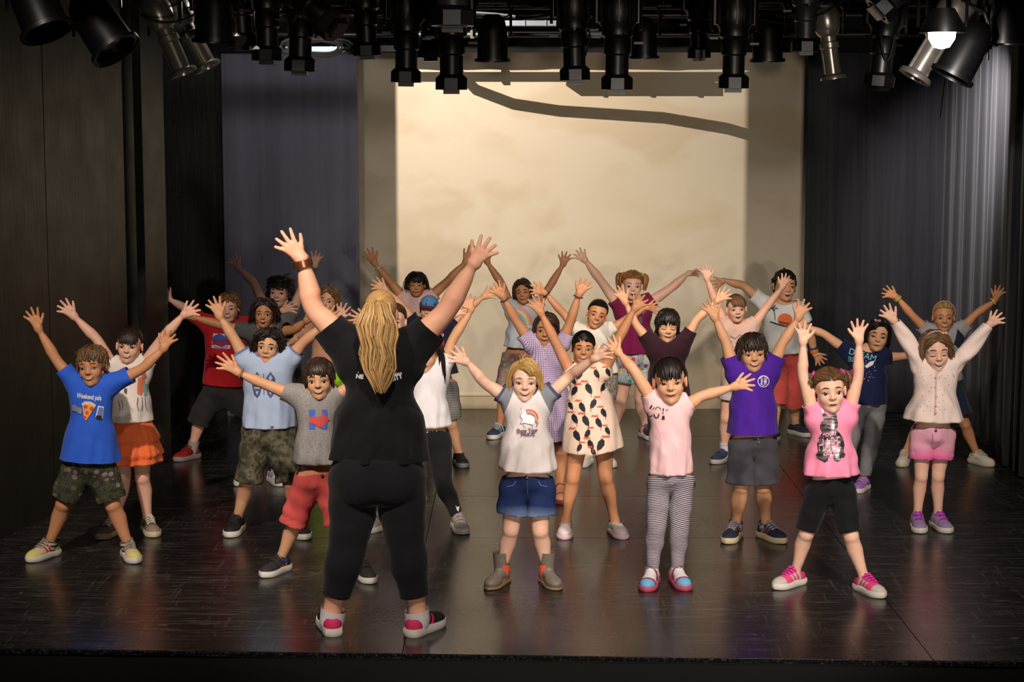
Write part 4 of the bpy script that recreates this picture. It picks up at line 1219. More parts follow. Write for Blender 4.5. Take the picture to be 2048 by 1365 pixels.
def person(name_label, d):
    """d: joints in photo pixels plus clothing"""
    back = d.get('back', False)
    anz = .065 * d.get('S', 1.0)
    A = {}
    def g(k): return d[k]
    Lk, Rk = ('R', 'L') if back else ('L', 'R')         # image side -> canonical side
    for im, cs in (('L', Lk), ('R', Rk)):
        A['an' + cs] = on_z(*g('an' + im), anz)
    Yp = (A['anL'][1] + A['anR'][1]) / 2 + d.get('dy', 0)
    if 'Y' in d:
        Yp = d['Y']
        for im, cs in (('L', Lk), ('R', Rk)):
            q = at(*g('an' + im), Yp); A['an' + cs] = np.array((q[0], Yp, anz))
    off = d.get('off', {})
    for im, cs in (('L', Lk), ('R', Rk)):
        for k in ('sh', 'el', 'wr', 'tip', 'hip', 'kn'):
            A[k + cs] = at(*g(k + im), Yp + off.get(k + im, off.get(k, 0)))
        if 'kn' + im not in off:
            A['kn' + cs] = at(*g('kn' + im), .45 * Yp + .55 * A['an' + cs][1] - .02)
    chin, top = at(*g('chin'), Yp - .02), at(*g('top'), Yp - .02)
    hipm = (A['hipL'] + A['hipR']) / 2; shm = (A['shL'] + A['shR']) / 2
    neckz = shm[2] + .03
    S = d.get('S') or float(np.clip(neckz / .885, .8, 1.6))
    bw = d.get('bw', 1.0); d.setdefault('aw', .94); d.setdefault('lw', .91)
    pel = hipm + np.array((0, 0, .012 * S)); nk = shm + np.array((0, 0, .034 * S)); nk[0] = .65 * nk[0] + .35 * (chin[0])
    che = pel + (nk - pel) * .58
    Rg = np.array(Matrix.Rotation(math.pi if back else 0, 3, 'Z')) @ np.eye(3)
    base = np.array((hipm[0], Yp, 0.0))
    M = {}
    up = np.array((0, 0, 1.))
    # torso
    swx = np.linalg.norm(A['shR'] - A['shL']) / .224 * d.get('sw', 1.0); hwx = d.get('hw', np.linalg.norm(A['hipR'] - A['hipL']) / .13)
    hwx = float(np.clip(hwx, .8 * S * bw, 1.5 * S * bw)); swx = float(np.clip(swx, .8 * S * bw, 1.35 * S * bw))
    sy = S * bw * d.get('depth', 1.0)
    ltor = np.linalg.norm(nk - pel)
    if d.get('yaw'): Ry = np.array(Matrix.Rotation(math.radians(d['yaw']), 3, 'Z'))
    else: Ry = np.eye(3)
    sz = ltor / .345
    M['pelvis'] = xform(minrot(up, che - pel) @ Ry @ Rg, np.diag((hwx, sy, sz)), J['pelvis'], pel)
    M['chest'] = xform(minrot(up, nk - che) @ Ry @ Rg, np.diag((swx, sy, sz)), J['chest'], che)
    # head
    hh = np.linalg.norm(top - chin) / 1.03 * d.get('hs', 1.0)
    hv = top - chin
    roll = math.atan2(hv[0], hv[2]) + math.radians(d.get('roll', 0))
    Rh = np.array(Matrix.Rotation(roll, 3, 'Y')) @ np.array(Matrix.Rotation(math.radians(d.get('pitch', 0)), 3, 'X')) @ np.array(Matrix.Rotation(math.radians(d.get('hyaw', 0)), 3, 'Z')) @ Rg
    # rotation pitch: positive tips the face down
    Sh = np.diag((hh * d.get('fw', 1.0) * .95, hh, hh))
    mid = (top + chin) / 2
    cu = np.array((0, 0, .5))
    Mu = np.eye(4); Mu[:3, :3] = Rh @ Sh; Mu[:3, 3] = mid - Rh @ Sh @ cu        # head units -> world
    hj = Mu[:3, :3] @ UJ + Mu[:3, 3]
    Kt = np.eye(4); Kt[:3, :3] /= HS; Kt[:3, 3] = UJ - J['head'] / HS           # template -> units
    M['head'] = Mu @ Kt
    dn = J['head'] - J['neck']; tn = hj - nk
    Rn = minrot(Rg @ dn, tn) @ Rg; u = dn / np.linalg.norm(dn); uu = np.outer(u, u)
    rN = S * bw * d.get('nw', 1.0)
    M['neck'] = xform(Rn, uu * (np.linalg.norm(tn) / np.linalg.norm(dn)) + (np.eye(3) - uu) * rN, J['neck'], nk)
    def limb(bone, a, b, rs, ca=None, cb=None):
        ac, bc = J[ca or a], J[cb or b]; dc = bc - ac; dt = A[b] - A[a]
        u = dc / np.linalg.norm(dc); uu = np.outer(u, u)
        sa = np.linalg.norm(dt) / np.linalg.norm(dc)
        M[bone] = xform(minrot(Rg @ dc, dt) @ Rg, uu * sa + (np.eye(3) - uu) * rs, ac, A[a])
    ra = S * bw * d.get('aw', 1.0); rl = S * bw * d.get('lw', 1.0)
    for n in 'LR':
        limb('uparm' + n, 'sh' + n, 'el' + n, ra); limb('forearm' + n, 'el' + n, 'wr' + n, ra)
        hl = S * .128 / HANDT * d.get('hand', 1.0)
        dt = A['tip' + n] - A['wr' + n]; pl = np.linalg.norm(dt)
        dc = J['tip' + n] - J['wr' + n]; u = dc / np.linalg.norm(dc); uu = np.outer(u, u)
        sa = float(np.clip(pl / HANDT, .78 * hl, 1.12 * hl))
        tw = d.get('twist', {}).get(({'L': 'R', 'R': 'L'}[n] if back else n), 0)
        Rt = np.array(Matrix.Rotation(math.radians(tw), 3, Vector(dt).normalized()))
        M['hand' + n] = xform(Rt @ minrot(Rg @ dc, dt) @ Rg, uu * sa + (np.eye(3) - uu) * hl, J['wr' + n], A['wr' + n])
        limb('thigh' + n, 'hip' + n, 'kn' + n, rl); limb('shin' + n, 'kn' + n, 'an' + n, rl)
    # feet
    yaws = {}
    for im, cs in (('L', Lk), ('R', Rk)):
        fy = d.get('foot' + im)
        if fy is None: fy = (-20 if im == 'L' else 20)
        if back: fy = 180 - fy
        yaws[cs] = math.radians(fy)
        Rz = np.array(Matrix.Rotation(yaws[cs] , 3, 'Z'))
        M['foot' + cs] = xform(Rz, np.eye(3) * S * .86, J['an' + cs], A['an' + cs])
    for k in M:
        M[k] = M[k].copy(); M[k][:3, 3] -= base
    root = empty('person', tuple(base))
    tag(root, name_label, 'person', 'children reaching up on the stage' if not back else None)
    # body
    tv, tw_, tq = (bV, bW, bQ) if Yp < 10.8 else (cV, cW, cQ)
    me = mesh_np('body', pose(tv, tw_, M), tq)
    sk = skin(d['skin']); link('body', me, sk, root)
    # face and hair
    Mu2 = Mu.copy(); Mu2[:3, 3] -= base; MM = Matrix(Mu2.tolist())
    lipc = plain('lips', d.get('lip', 'a85a50'), .45)
    iris = plain('iris', d.get('iris', '3a2416'), .25); brow = hairmat(d.get('browc', d['hairc']))
    if not back:
        for s in (-1, 1):
            e = link('eye', EYES[(d.get('eyes', 'open'), s)], [PUPIL, EYEWHITE, iris], root) if d.get('eyes') != 'closed' else link('eye', EYES[('closed', s)], [PUPIL], root)
            e.matrix_local = MM
            b = link('eyebrow', BROWS[s], brow, root); b.matrix_local = MM
        m = link('mouth', MOUTHS[d.get('mouth', 'teeth')], [lipc, TEETH, MOUTH_IN], root); m.matrix_local = MM
    h = link('hair', hair_mesh(d['hair'], d.get('seed', 1), 3.0 if Yp < 10.8 else 1.5), hairmat(d['hairc']), root); h.matrix_local = MM
    for (ti, c) in d.get('hair_ties', []):
        mb = MB(); ti = Vector(ti); q = (ti - Vector(CC)).normalized(); 
        R_ = q.to_track_quat('Z', 'Y').to_matrix()
        mb.tube([ti + R_ @ Vector((.075 * math.cos(a), .075 * math.sin(a), 0)) for a in np.linspace(0, 2 * math.pi, 13)], .03, 6, False)
        o = mb.build('hair_tie', plain('hair_tie', c, .6), root, smooth=True); o.matrix_local = MM
    if d.get('headband'):
        y0, c = d['headband']; mb = MB()
        mb.tube([(CC[0] + CR[0] * 1.075 * math.cos(a), y0 - .02 * math.sin(a), CC[2] + CR[2] * 1.085 * math.sin(a)) for a in np.linspace(-.15, math.pi + .15, 21)], .015, 6)
        if d.get('bow'):
            bx = d['bow']; z = CC[2] + CR[2] * 1.10 * math.sqrt(max(0, 1 - (bx / (CR[0] * 1.09)) ** 2))
            for s in (-1, 1): mb.lathe([(0, -.05), (.035, -.03), (.045, .0), (.03, .03), (0, .05)], 8, Matrix.Translation((bx + s * .04, y0 - .02, z)))
        o = mb.build('headband', plain('headband', c, .5), root, smooth=True); o.matrix_local = MM
    pix = lambda y, y0, y1, z0, z1: z0 + (y - y0) / (y1 - y0) * (z1 - z0)
    ysh = (g('shL')[1] + g('shR')[1]) / 2; yhip = (g('hipL')[1] + g('hipR')[1]) / 2
    def cz(y): return pix(y, ysh, yhip, .85, .53)                  # pixel row -> canonical height
    rg = np.random.default_rng(d.get('seed', 1) + 50)
    out = {'root': root, 'base': base, 'M': M, 'A': A, 'S': S, 'MM': MM}
    pr = {}
    # tops, dresses, skirts
    def torso_piece(nm, spec, material):
        V, T = TOR; V = V.copy()
        hem = cz(spec['hem']); 
        tilt = spec.get('tilt', 0.0); curve = spec.get('curve', 0.0)
        V, T = clip(V, T, V[:, 2] - (hem + tilt * V[:, 0] + curve * np.abs(V[:, 0])))
        if 'top' in spec: V, T = clip(V, T, cz(spec['top']) - V[:, 2] - np.where(np.abs(V[:, 0]) > .125, 1, 0))
        else:
            sl = spec.get('sleeve', .7)
            sv = np.maximum(((V - J['shR']) @ ARM) / .19, ((V - J['shL']) @ (ARM * (-1, 1, 1))) / .19)
            V, T = clip(V, T, sl - sv)
            nr = spec.get('neck', (.062, .066, .060))
            V, T = clip(V, T, np.sqrt((V[:, 0] / nr[0]) ** 2 + ((V[:, 1] + spec.get('ny', .012)) / nr[1]) ** 2 + ((V[:, 2] - .908 + .25 * V[:, 1] * 0) / nr[2]) ** 2) - 1)
        C0 = V.copy(); N = vnormals(V, T)
        zt = spec.get('z0', .80)
        f = np.clip((zt - V[:, 2]) / max(.05, zt - hem), 0, 1)
        armw = np.clip((np.abs(V[:, 0]) - .125) / .02, 0, 1) * np.clip((V[:, 2] - .78) / .04, 0, 1)
        fl = spec.get('flare', 1.0)
        if 'hemw' in spec:
            halfw = spec['hemw'] / 2 * Yp / FPX
            fl = halfw / (.118 * hwx)
        k = (1 + (fl - 1) * f ** spec.get('pow', 1.2)) * spec.get('ease', 1.0) ** (1 - armw)
        yk = 1 + (k - 1) * .7
        V[:, 0] *= k; V[:, 1] *= yk
        ph = rg.uniform(0, 6, 6); amp = spec.get('fold', .006) * 1.35
        ang = np.arctan2(V[:, 1], V[:, 0])
        f = f * np.clip((.76 - V[:, 2]) / .10, 0, 1)
        fold = np.sin(spec.get('nf', 7) * ang + ph[0] + 2.2 * np.sin(V[:, 2] * 8 + ph[1])) * f ** 1.2 + .5 * np.sin(13 * ang + ph[2] - V[:, 2] * 20) * f
        dia = np.sin(55 * (V[:, 2] + .75 * np.abs(V[:, 0])) + ph[3]) * np.exp(-((V[:, 2] - .74) / .09) ** 2) * np.exp(-((np.abs(V[:, 0]) - .10) / .07) ** 2)
        slv = np.sin(70 * V[:, 2] - 40 * np.abs(V[:, 0]) + ph[4]) * armw
        wr_ = np.abs(np.sin(38 * V[:, 2] + 30 * V[:, 0] * np.sign(V[:, 0] + .02) + 6 * np.sin(9 * V[:, 0] + ph[1]) + ph[2])) * np.exp(-((V[:, 2] - .66) / .13) ** 2)
        V = V + N * (amp * (fold * .6 + .75 * np.minimum(1, 3 * f)) + .9 * amp * dia + .5 * amp * slv - .35 * amp * wr_)[:, None]
        for b in spec.get('tiers', []):       # gathered ruffles
            zb = cz(b); m = np.clip(1 - (V[:, 2] - zb) / .10, 0, 1) * (V[:, 2] > zb)
            rf = m * (.016 + .008 * np.sin(26 * ang + ph[5]))
            V = V + N * rf[:, None]
        W = weights(C0, TB if 'top' not in spec else ['pelvis', 'chest'], .02)
        PV = pose(V, W, M)
        me = mesh_np(nm, PV, T); set_cpos(me, C0)
        o = link(nm, me, material, root)
        so = o.modifiers.new('thickness', 'SOLIDIFY'); so.thickness = .004; so.offset = -1
        return o
    def leg_piece(nm, spec, material):
        V, T = (LOOSE if spec.get('loose') else TIGHT); V = V.copy()
        def tpar(V):
            r = np.full(len(V), -9.)
            for n, s in (('L', -1), ('R', 1)):
                m = (V[:, 0] * s > 0)
                t1 = ((V - J['hip' + n]) @ (J['kn' + n] - J['hip' + n])) / .0550
                dd = J['kn' + n] - J['hip' + n]; t1 = ((V - J['hip' + n]) @ dd) / (dd @ dd)
                ee = J['an' + n] - J['kn' + n]; t2 = ((V - J['kn' + n]) @ ee) / (ee @ ee)
                r = np.where(m, np.where(t1 < 1, t1, 1 + np.maximum(t2, 0)), r)
            return r
        if 'waist' in spec: V, T = clip(V, T, cz(spec['waist']) - V[:, 2])
        if 'hem' in spec:
            yk = (g('knL')[1] + g('knR')[1]) / 2; ya = (g('anL')[1] + g('anR')[1]) / 2
            te = pix(spec['hem'], yhip, yk, 0, 1) if spec['hem'] < yk else 1 + pix(spec['hem'], yk, ya, 0, 1)
        else: te = spec['te']
        V, T = clip(V, T, te - tpar(V))
        if 'ts' in spec: V, T = clip(V, T, tpar(V) - spec['ts'])
        C0 = V.copy(); N = vnormals(V, T); t = np.clip(tpar(V), 0, 2)
        ph = rg.uniform(0, 6, 6); amp = spec.get('fold', .004)
        V = V + N * (amp * (np.sin(60 * V[:, 2] + 25 * V[:, 0] + ph[0]) * .5 + np.sin(28 * np.abs(V[:, 0]) + 30 * V[:, 1] + 14 * V[:, 2] + ph[1])))[:, None]
        if 'ease' in spec: V = V + N * (spec['ease'] * np.clip(t + .3, 0, 1))[:, None]
        if 'cuff' in spec:
            m = (t > te - spec['cuff']); V = V + N * (m * .006)[:, None]
        W = weights(C0, LB + (['footL', 'footR'] if False else []), .014)
        me = mesh_np(nm, pose(V, W, M), T); set_cpos(me, C0)
        o = link(nm, me, material, root)
        so = o.modifiers.new('thickness', 'SOLIDIFY'); so.thickness = .004; so.offset = -1
        return o
    for nm, kind, spec, material in d.get('wear', []):
        o = torso_piece(nm, spec, material) if kind == 'torso' else leg_piece(nm, spec, material)
        pr[nm] = o
        if spec.get('label'): o['label'] = spec['label']
        if spec.get('trim'):                         # contrast neck rib and sleeve bands
            pass
    out['worn'] = pr
    # socks
    if d.get('sock'):
        c, ts = d['sock']
        for n in 'LR':
            V, T = TIGHT; V = V.copy(); s = -1 if n == 'L' else 1
            ee = J['an' + n] - J['kn' + n]
            V, T = clip(V, T, V[:, 0] * s); V, T = clip(V, T, ((V - J['kn' + n]) @ ee) / (ee @ ee) - ts)
            C0 = V.copy(); ctr = J['an' + n]
            V[:, :2] = ctr[:2] + (V[:, :2] - ctr[:2]) * .97
            W = weights(C0, ['shin' + n])
            me = mesh_np('sock', pose(V, W, M), T); set_cpos(me, C0)
            link('sock', me, c, root)
    # shoes
    sh = d.get('shoe')
    if sh:
        for n in 'LR':
            FL = .220 * S * d.get('shoe_len', 1.0)
            Mx = Matrix.Translation(Vector(A['an' + n] - base) * 1.0)
            Mx = Matrix.Translation((A['an' + n][0] - base[0], A['an' + n][1] - base[1], 0.0005)) @ Matrix.Rotation(yaws[n] , 4, 'Z') @ Matrix.Scale(FL, 4)
            u = link('shoe', UPPERS[sh['kind']], sh['upper'], root); u.matrix_local = Mx
            so = link('sole', SOLES[sh['kind']], sh['sole'], u)
            if sh.get('laces'): link('laces', LACES, sh['laces'], u)
            if sh.get('straps'): link('straps', STRAPS if sh['kind'] != 'sandal' else SSTRAPS, sh['straps'], u)
    for (nm, im, t, c, th) in d.get('bands', []):     # bracelets and watches on the forearm
        cs = Lk if im == 'L' else Rk
        e, w = A['el' + cs] - base, A['wr' + cs] - base; p = e + (w - e) * t; ax = Vector(w - e).normalized()
        mb = MB(); R_ = ax.to_track_quat('Z', 'Y').to_matrix().to_4x4(); r = .0235 * ra
        mb.lathe([(r, -th), (r + .005, -th), (r + .006, 0), (r + .005, th), (r, th)], 16, Matrix.Translation(Vector(p)) @ R_)
        mb.build(nm, c, root, smooth=True)
    return out
# ------------------------------------------------------------------ cloth patterns
def pat(name, fn, rough=.85):
    t = NT(name); v = t.attr('cpos'); fn(t, v)
    nz = t.noise(14, v, 4); fnz = t.noise(260, v, 2)
    cr = t.n('ShaderNodeTexNoise'); cr.inputs['Scale'].default_value = 1.0; cr.inputs['Detail'].default_value = 4; cr.inputs['Distortion'].default_value = 1.2
    t.l(t.scaled(v, (17, 17, 9), rot=(0, .5, 0)), cr.inputs['Vector'])
    t.bump(t.math('ADD', cr.outputs['Fac'], t.math('MULTIPLY', fnz, .06)), .32, .016)
    t.set(Roughness=rough, Specular_IOR_Level=.2)
    return t.m
def stripes(name, c1, c2, freq, duty=.5):
    def f(t, v):
        z = t.n('ShaderNodeSeparateXYZ'); t.l(v, z.inputs[0])
        fr = t.math('FRACT', t.math('MULTIPLY', z.outputs[2], freq))
        t.l(t.mix(t.math('GREATER_THAN', fr, duty), lin(c1), lin(c2)), t.b.inputs['Base Color'])
    return pat(name, f)
def gingham(name, c1, c2, freq):
    def f(t, v):
        z = t.n('ShaderNodeSeparateXYZ'); t.l(v, z.inputs[0])
        a = t.math('GREATER_THAN', t.math('FRACT', t.math('MULTIPLY', z.outputs[2], freq)), .5)
        b = t.math('GREATER_THAN', t.math('FRACT', t.math('MULTIPLY', t.math('ADD', z.outputs[0], z.outputs[1]), freq)), .5)
        t.l(t.mix(t.math('MULTIPLY', t.math('ADD', a, b), .5), lin(c1), lin(c2)), t.b.inputs['Base Color'])
    return pat(name, f)
def blotch(name, cols, scale, detail=2, dist=.6):
    def f(t, v):
        nd = t.n('ShaderNodeTexNoise'); nd.inputs['Scale'].default_value = scale; nd.inputs['Detail'].default_value = detail
        nd.inputs['Distortion'].default_value = dist; t.l(v, nd.inputs['Vector'])
        k = len(cols); st = [(.30 + .40 * i / k, lin(c)) for i, c in enumerate(cols)]
        t.l(t.ramp(nd.outputs['Fac'], st, 'CONSTANT'), t.b.inputs['Base Color'])
    return pat(name, f)
def floral(name, ground, leaf, flowers, scale):
    def f(t, v):
        vo = t.n('ShaderNodeTexVoronoi'); vo.inputs['Scale'].default_value = scale; t.l(v, vo.inputs['Vector'])
        w = t.n('ShaderNodeTexWave'); w.inputs['Scale'].default_value = scale * 1.6; w.inputs['Distortion'].default_value = 9; w.inputs['Detail Scale'].default_value = 1.5; t.l(v, w.inputs['Vector'])
        sep = t.n('ShaderNodeSeparateColor'); t.l(vo.outputs['Color'], sep.inputs[0])
        leafm = t.math('MULTIPLY', t.math('GREATER_THAN', w.outputs[1], .55), t.math('GREATER_THAN', sep.outputs[1], .35))
        c = t.mix(leafm, lin(ground), lin(leaf))
        k = len(flowers); fc = t.ramp(sep.outputs[0], [(i / k, lin(x)) for i, x in enumerate(flowers)], 'CONSTANT')
        fl = t.math('MULTIPLY', t.math('LESS_THAN', vo.outputs['Distance'], .42), t.math('GREATER_THAN', sep.outputs[2], .45))
        t.l(t.mix(fl, c, fc), t.b.inputs['Base Color'])
    return pat(name, f)
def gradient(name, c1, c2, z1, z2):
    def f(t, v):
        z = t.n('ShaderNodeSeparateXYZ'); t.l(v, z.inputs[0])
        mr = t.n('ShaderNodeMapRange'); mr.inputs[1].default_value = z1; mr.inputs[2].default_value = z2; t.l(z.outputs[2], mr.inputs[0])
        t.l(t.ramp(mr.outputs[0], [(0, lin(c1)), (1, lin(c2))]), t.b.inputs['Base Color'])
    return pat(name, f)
def heather(name, c1, c2, scale=150):
    def f(t, v):
        t.l(t.ramp(t.noise(scale, v, 3, .7), [(.35, lin(c1)), (.65, lin(c2))]), t.b.inputs['Base Color'])
    return pat(name, f)
def bands(name, stops):
    """two or more plain zones across the garment by height in the canonical figure"""
    def f(t, v):
        z = t.n('ShaderNodeSeparateXYZ'); t.l(v, z.inputs[0])
        t.l(t.ramp(z.outputs[2], [(p, lin(c)) for p, c in stops], 'CONSTANT'), t.b.inputs['Base Color'])
    return pat(name, f)
def sleeves_of(name, body, slv, x0, rib, sleeve_end):
    """body colour, contrast sleeves (beyond x0 across the shoulder) and a rib at sleeve end and neck"""
    def f(t, v):
        s = t.n('ShaderNodeSeparateXYZ'); t.l(v, s.inputs[0])
        ax = t.math('ABSOLUTE', s.outputs[0])
        sl = t.math('GREATER_THAN', t.math('ADD', ax, t.math('MULTIPLY', t.math('SUBTRACT', s.outputs[2], .85), .55)), x0)
        up = t.math('GREATER_THAN', s.outputs[2], .77)
        c = t.mix(t.math('MULTIPLY', sl, up), lin(body), lin(slv))
        along = t.math('MULTIPLY', t.math('ADD', t.math('SUBTRACT', ax, .112), t.math('SUBTRACT', s.outputs[2], .85)), .70711 / .19)
        rb = t.math('GREATER_THAN', along, sleeve_end - .10)
        r2 = t.math('SQRT', t.math('ADD', t.math('POWER', t.math('DIVIDE', s.outputs[0], .060), 2), t.math('ADD', t.math('POWER', t.math('DIVIDE', t.math('ADD', s.outputs[1], .012), .058), 2), t.math('POWER', t.math('DIVIDE', t.math('SUBTRACT', s.outputs[2], .905), .052), 2))))
        nb = t.math('LESS_THAN', r2, 1.22)
        t.l(t.mix(t.math('MAXIMUM', rb, nb), c, lin(rib)), t.b.inputs['Base Color'])
    return pat(name, f)
def shoe_mat(name, base, toe=None, sidec=None, extra=None):
    t = NT(name); s = t.n('ShaderNodeSeparateXYZ'); t.l(t.obj(), s.inputs[0])
    c = lin(base)
    cur = None
    if toe: cur = t.mix(t.math('LESS_THAN', s.outputs[1], -.48), c, lin(toe))
    if sidec:
        st = t.math('FRACT', t.math('MULTIPLY', t.math('ADD', s.outputs[1], t.math('MULTIPLY', s.outputs[2], .5)), 9))
        m = t.math('MULTIPLY', t.math('GREATER_THAN', st, .5), t.math('MULTIPLY', t.math('GREATER_THAN', s.outputs[1], -.3), t.math('LESS_THAN', s.outputs[1], .02)))
        m = t.math('MULTIPLY', m, t.math('GREATER_THAN', t.math('ABSOLUTE', s.outputs[0]), .08))
        cur = t.mix(m, cur if cur is not None else c, lin(sidec))
    if extra:
        cur = t.mix(t.math('GREATER_THAN', s.outputs[1], .08), cur if cur is not None else c, lin(extra))
    if cur is not None: t.l(cur, t.b.inputs['Base Color'])
    else: t.b.inputs['Base Color'].default_value = c
    t.bump(t.noise(40, t.obj(), 3), .2, .05); t.set(Roughness=.7, Specular_IOR_Level=.3)
    return t.m

SK_LIGHT, SK_FAIR, SK_TAN, SK_OLIVE, SK_BROWN, SK_EA = 'e0b098', 'e4b9a2', 'c68d66', 'd09e78', 'bb845c', 'd8a682'
WHITE_SOLE = plain('sole_rubber', 'd8d2c8', .6); DARK_SOLE = plain('sole_rubber', '1a1718', .6); CREAM_SOLE = plain('sole_rubber', 'c9b998', .6)
KEYS = 'top chin shL elL wrL tipL shR elR wrR tipR hipL hipR knL knR anL anR'.split()
def jj(s):
    v = [float(x) for x in s.replace(',', ' ').split()]
    return {k: (v[2 * i], v[2 * i + 1]) for i, k in enumerate(KEYS)}
H_SHORT = dict(n=190, L=.26, low=.26, w=.06, lift=.05, mess=.25, bangs=True, bl=.20, g=.2, side=.25)
H_BOWL = dict(n=210, L=.42, low=.30, w=.058, lift=.05, mess=.08, bangs=True, bl=.33, g=.35, crown=(.02, .16, 1.02))
H_CURLY = dict(n=230, L=.30, low=.26, w=.056, lift=.09, mess=.32, curl=.045, cf=26, g=.1, bangs=True, bl=.2)
H_LONGCURL = dict(n=190, L=.95, low=.24, w=.07, lift=.08, mess=.15, curl=.06, cf=22, g=.55, part=.03)
H_BOB = dict(n=250, L=.85, low=.24, w=.05, lift=.055, mess=.06, curl=.01, cf=8, g=.6, part=-.06)
H_LONG = dict(n=190, L=1.35, low=.24, w=.06, lift=.04, mess=.04, curl=.012, cf=6, g=.7, part=.05)
H_PONY = dict(n=170, L=.4, low=.24, w=.055, lift=.03, mess=.02, ties=[(0, .50, .85)], tail=.7, tn=18)
H_PONYBANG = dict(n=190, L=.4, low=.24, w=.052, lift=.035, mess=.03, ties=[(0, .46, .92)], tail=.6, tn=18, bangs=True, bl=.30)
H_PIGS = dict(n=190, L=.4, low=.24, front=.75, w=.052, lift=.03, mess=.02, ties=[(-.36, .12, .86), (.36, .12, .86)], tail=.62, tn=16, tw=.11, tcurl=.03)

PEOPLE = []
def add(label, joints, **kw):
    d = jj(joints); d.update(kw); PEOPLE.append((label, d)); return d
tee = cloth
# 1 boy in the bright blue T-shirt, front left
add('child in bright blue pizza print T-shirt and leafy shorts, nearest the left wall',
    '180,691 188,772 149,768 112,719 79,662 56,614 221,772 285,737 325,700 349,660 156,936 203,936 127,1010 226,1012 99,1090 257,1092',
    skin=SK_TAN, hair=dict(H_SHORT, n=240, mess=.22, curl=.012, w=.052), hairc='6b5036', seed=3, lw=.98, mouth='teeth', eyes='smile', hyaw=-4, footL=-28, footR=25,
    wear=[('shorts', 'leg', dict(loose=True, waist=905, hem=1000), floral('leaf_print', '2e2c26', '4c5238', ['7c5f62', '565e38', '34302a', '8a7076'], 30)),
          ('t_shirt', 'torso', dict(hem=918, sleeve=.62, hemw=120, fold=.005), tee('blue_jersey', '2f5fd0'))],
    sock=(stripes('sock_knit', 'b9b2ae', '3a3640', 40), .86),
    shoe=dict(kind='low', upper=shoe_mat('bright_trainer', 'c9b49a', 'cfc46a', 'c23a3a', '7ec83c'), sole=WHITE_SOLE, laces=plain('lace', '9a927e', .8)))
# 2 girl, white sleeveless top, orange skirt
add('child in white sleeveless top and tiered orange skirt behind the bright blue T-shirt',
    '260,653 258,727 225,733 194,680 151,636 115,603 290,728 330,671 366,632 403,612 240,868 281,868 247,957 285,956 229,1046 296,1042',
    skin=SK_LIGHT, hair=dict(H_PONYBANG, part=None, side=.2, tail=.35), hairc='2a1d16', seed=5, mouth='teeth', eyes='smile', footL=-18, footR=24, fw=.98,
    wear=[('skirt', 'torso', dict(top=834, hem=925, hemw=112, tiers=[908, 880], nf=9, fold=.012, z0=.62, pow=.8), cloth('orange_cotton', 'f0703c')),
          ('sleeveless_top', 'torso', dict(hem=840, sleeve=.16, hemw=88, fold=.004, ease=1.04), cloth('white_jersey', 'e8dcd2'))],
    sock=None, shoe=dict(kind='low', upper=shoe_mat('bronze_shoe', '6b5650', '8a776a'), sole=CREAM_SOLE, laces=plain('lace', 'c9bfae', .8)))
# 3 boy in red
add('child in red T-shirt with curly ginger hair at the dark left wall',
    '454,587 460,645 413,650 370,617 341,600 318,575 492,652 528,641 563,623 601,611 426,787 466,787 400,838 508,838 384,899 533,899',
    skin=SK_LIGHT, hair=dict(H_CURLY, L=.2, bl=.12), hairc='8a6038', seed=8, mouth='teeth', eyes='smile', footL=-35, footR=15, bw=1.05, off=dict(wrR=-.15, tipR=-.22),
    wear=[('shorts', 'leg', dict(loose=True, waist=765, hem=848), cloth('dark_grey_cotton', '2e2b2a')),
          ('t_shirt', 'torso', dict(hem=768, sleeve=.75, hemw=84, fold=.004), tee('red_jersey', 'b01820'))],
    sock=(cloth('sock_knit', '9a9288'), .72), shoe=dict(kind='low', upper=shoe_mat('red_trainer', '8c1a1c', None, '5a1012'), sole=plain('sole_rubber', '8a807a', .6), laces=plain('lace', '7a1818', .8)))
# 4 boy at the back, grey top
add('child with dark tousled hair and grey top in front of the dark flat',
    '560,553 558,614 533,619 507,566 477,536 459,512 588,617 604,576 628,534 637,500 545,730 580,730 540,800 588,800 535,868 596,868',
    skin=SK_LIGHT, hair=dict(H_CURLY, L=.36, bl=.26, curl=.03), hairc='241812', seed=12, mouth='smile', eyes='smile', hyaw=-6,
    bands=[('bracelet', 'R', .93, plain('bracelet_beads', '5a6a52', .5), .012)],
    wear=[('shorts', 'leg', dict(loose=True, waist=722, hem=795), cloth('dark_grey_cotton', '2e2b2a')),
          ('sleeveless_top', 'torso', dict(hem=735, sleeve=.2, hemw=66), heather('grey_marl', '5c5a5c', '7c7a7a'))],
    shoe=dict(kind='low', upper=shoe_mat('dark_trainer', '22201f'), sole=WHITE_SOLE))
# 5 girl with purple headband
add('child with long dark hair, purple headband and dark grey T-shirt',
    '530,597 528,656 500,666 440,650 392,636 364,625 562,664 588,660 611,643 628,632 511,800 548,800 506,885 552,885 506,945 548,945',
    skin=SK_BROWN, hair=dict(H_LONGCURL, L=.85, curl=.03), hairc='2a1a14', seed=21, mouth='open', eyes='wide', headband=(-.02, '5a3f78'), footL=-30, footR=25,
    off=dict(elR=-.10, wrR=-.15, tipR=-.16),
    wear=[('leggings', 'leg', dict(waist=790, te=1.9), cloth('dark_leggings', '1c1a20')),
          ('t_shirt', 'torso', dict(hem=800, sleeve=.5, hemw=74), heather('charcoal_marl', '454244', '575456'))],
    shoe=dict(kind='low', upper=shoe_mat('white_trainer', 'd8d0c6', None, '5a54a0'), sole=WHITE_SOLE, laces=plain('lace', 'c9c2ba', .8)))
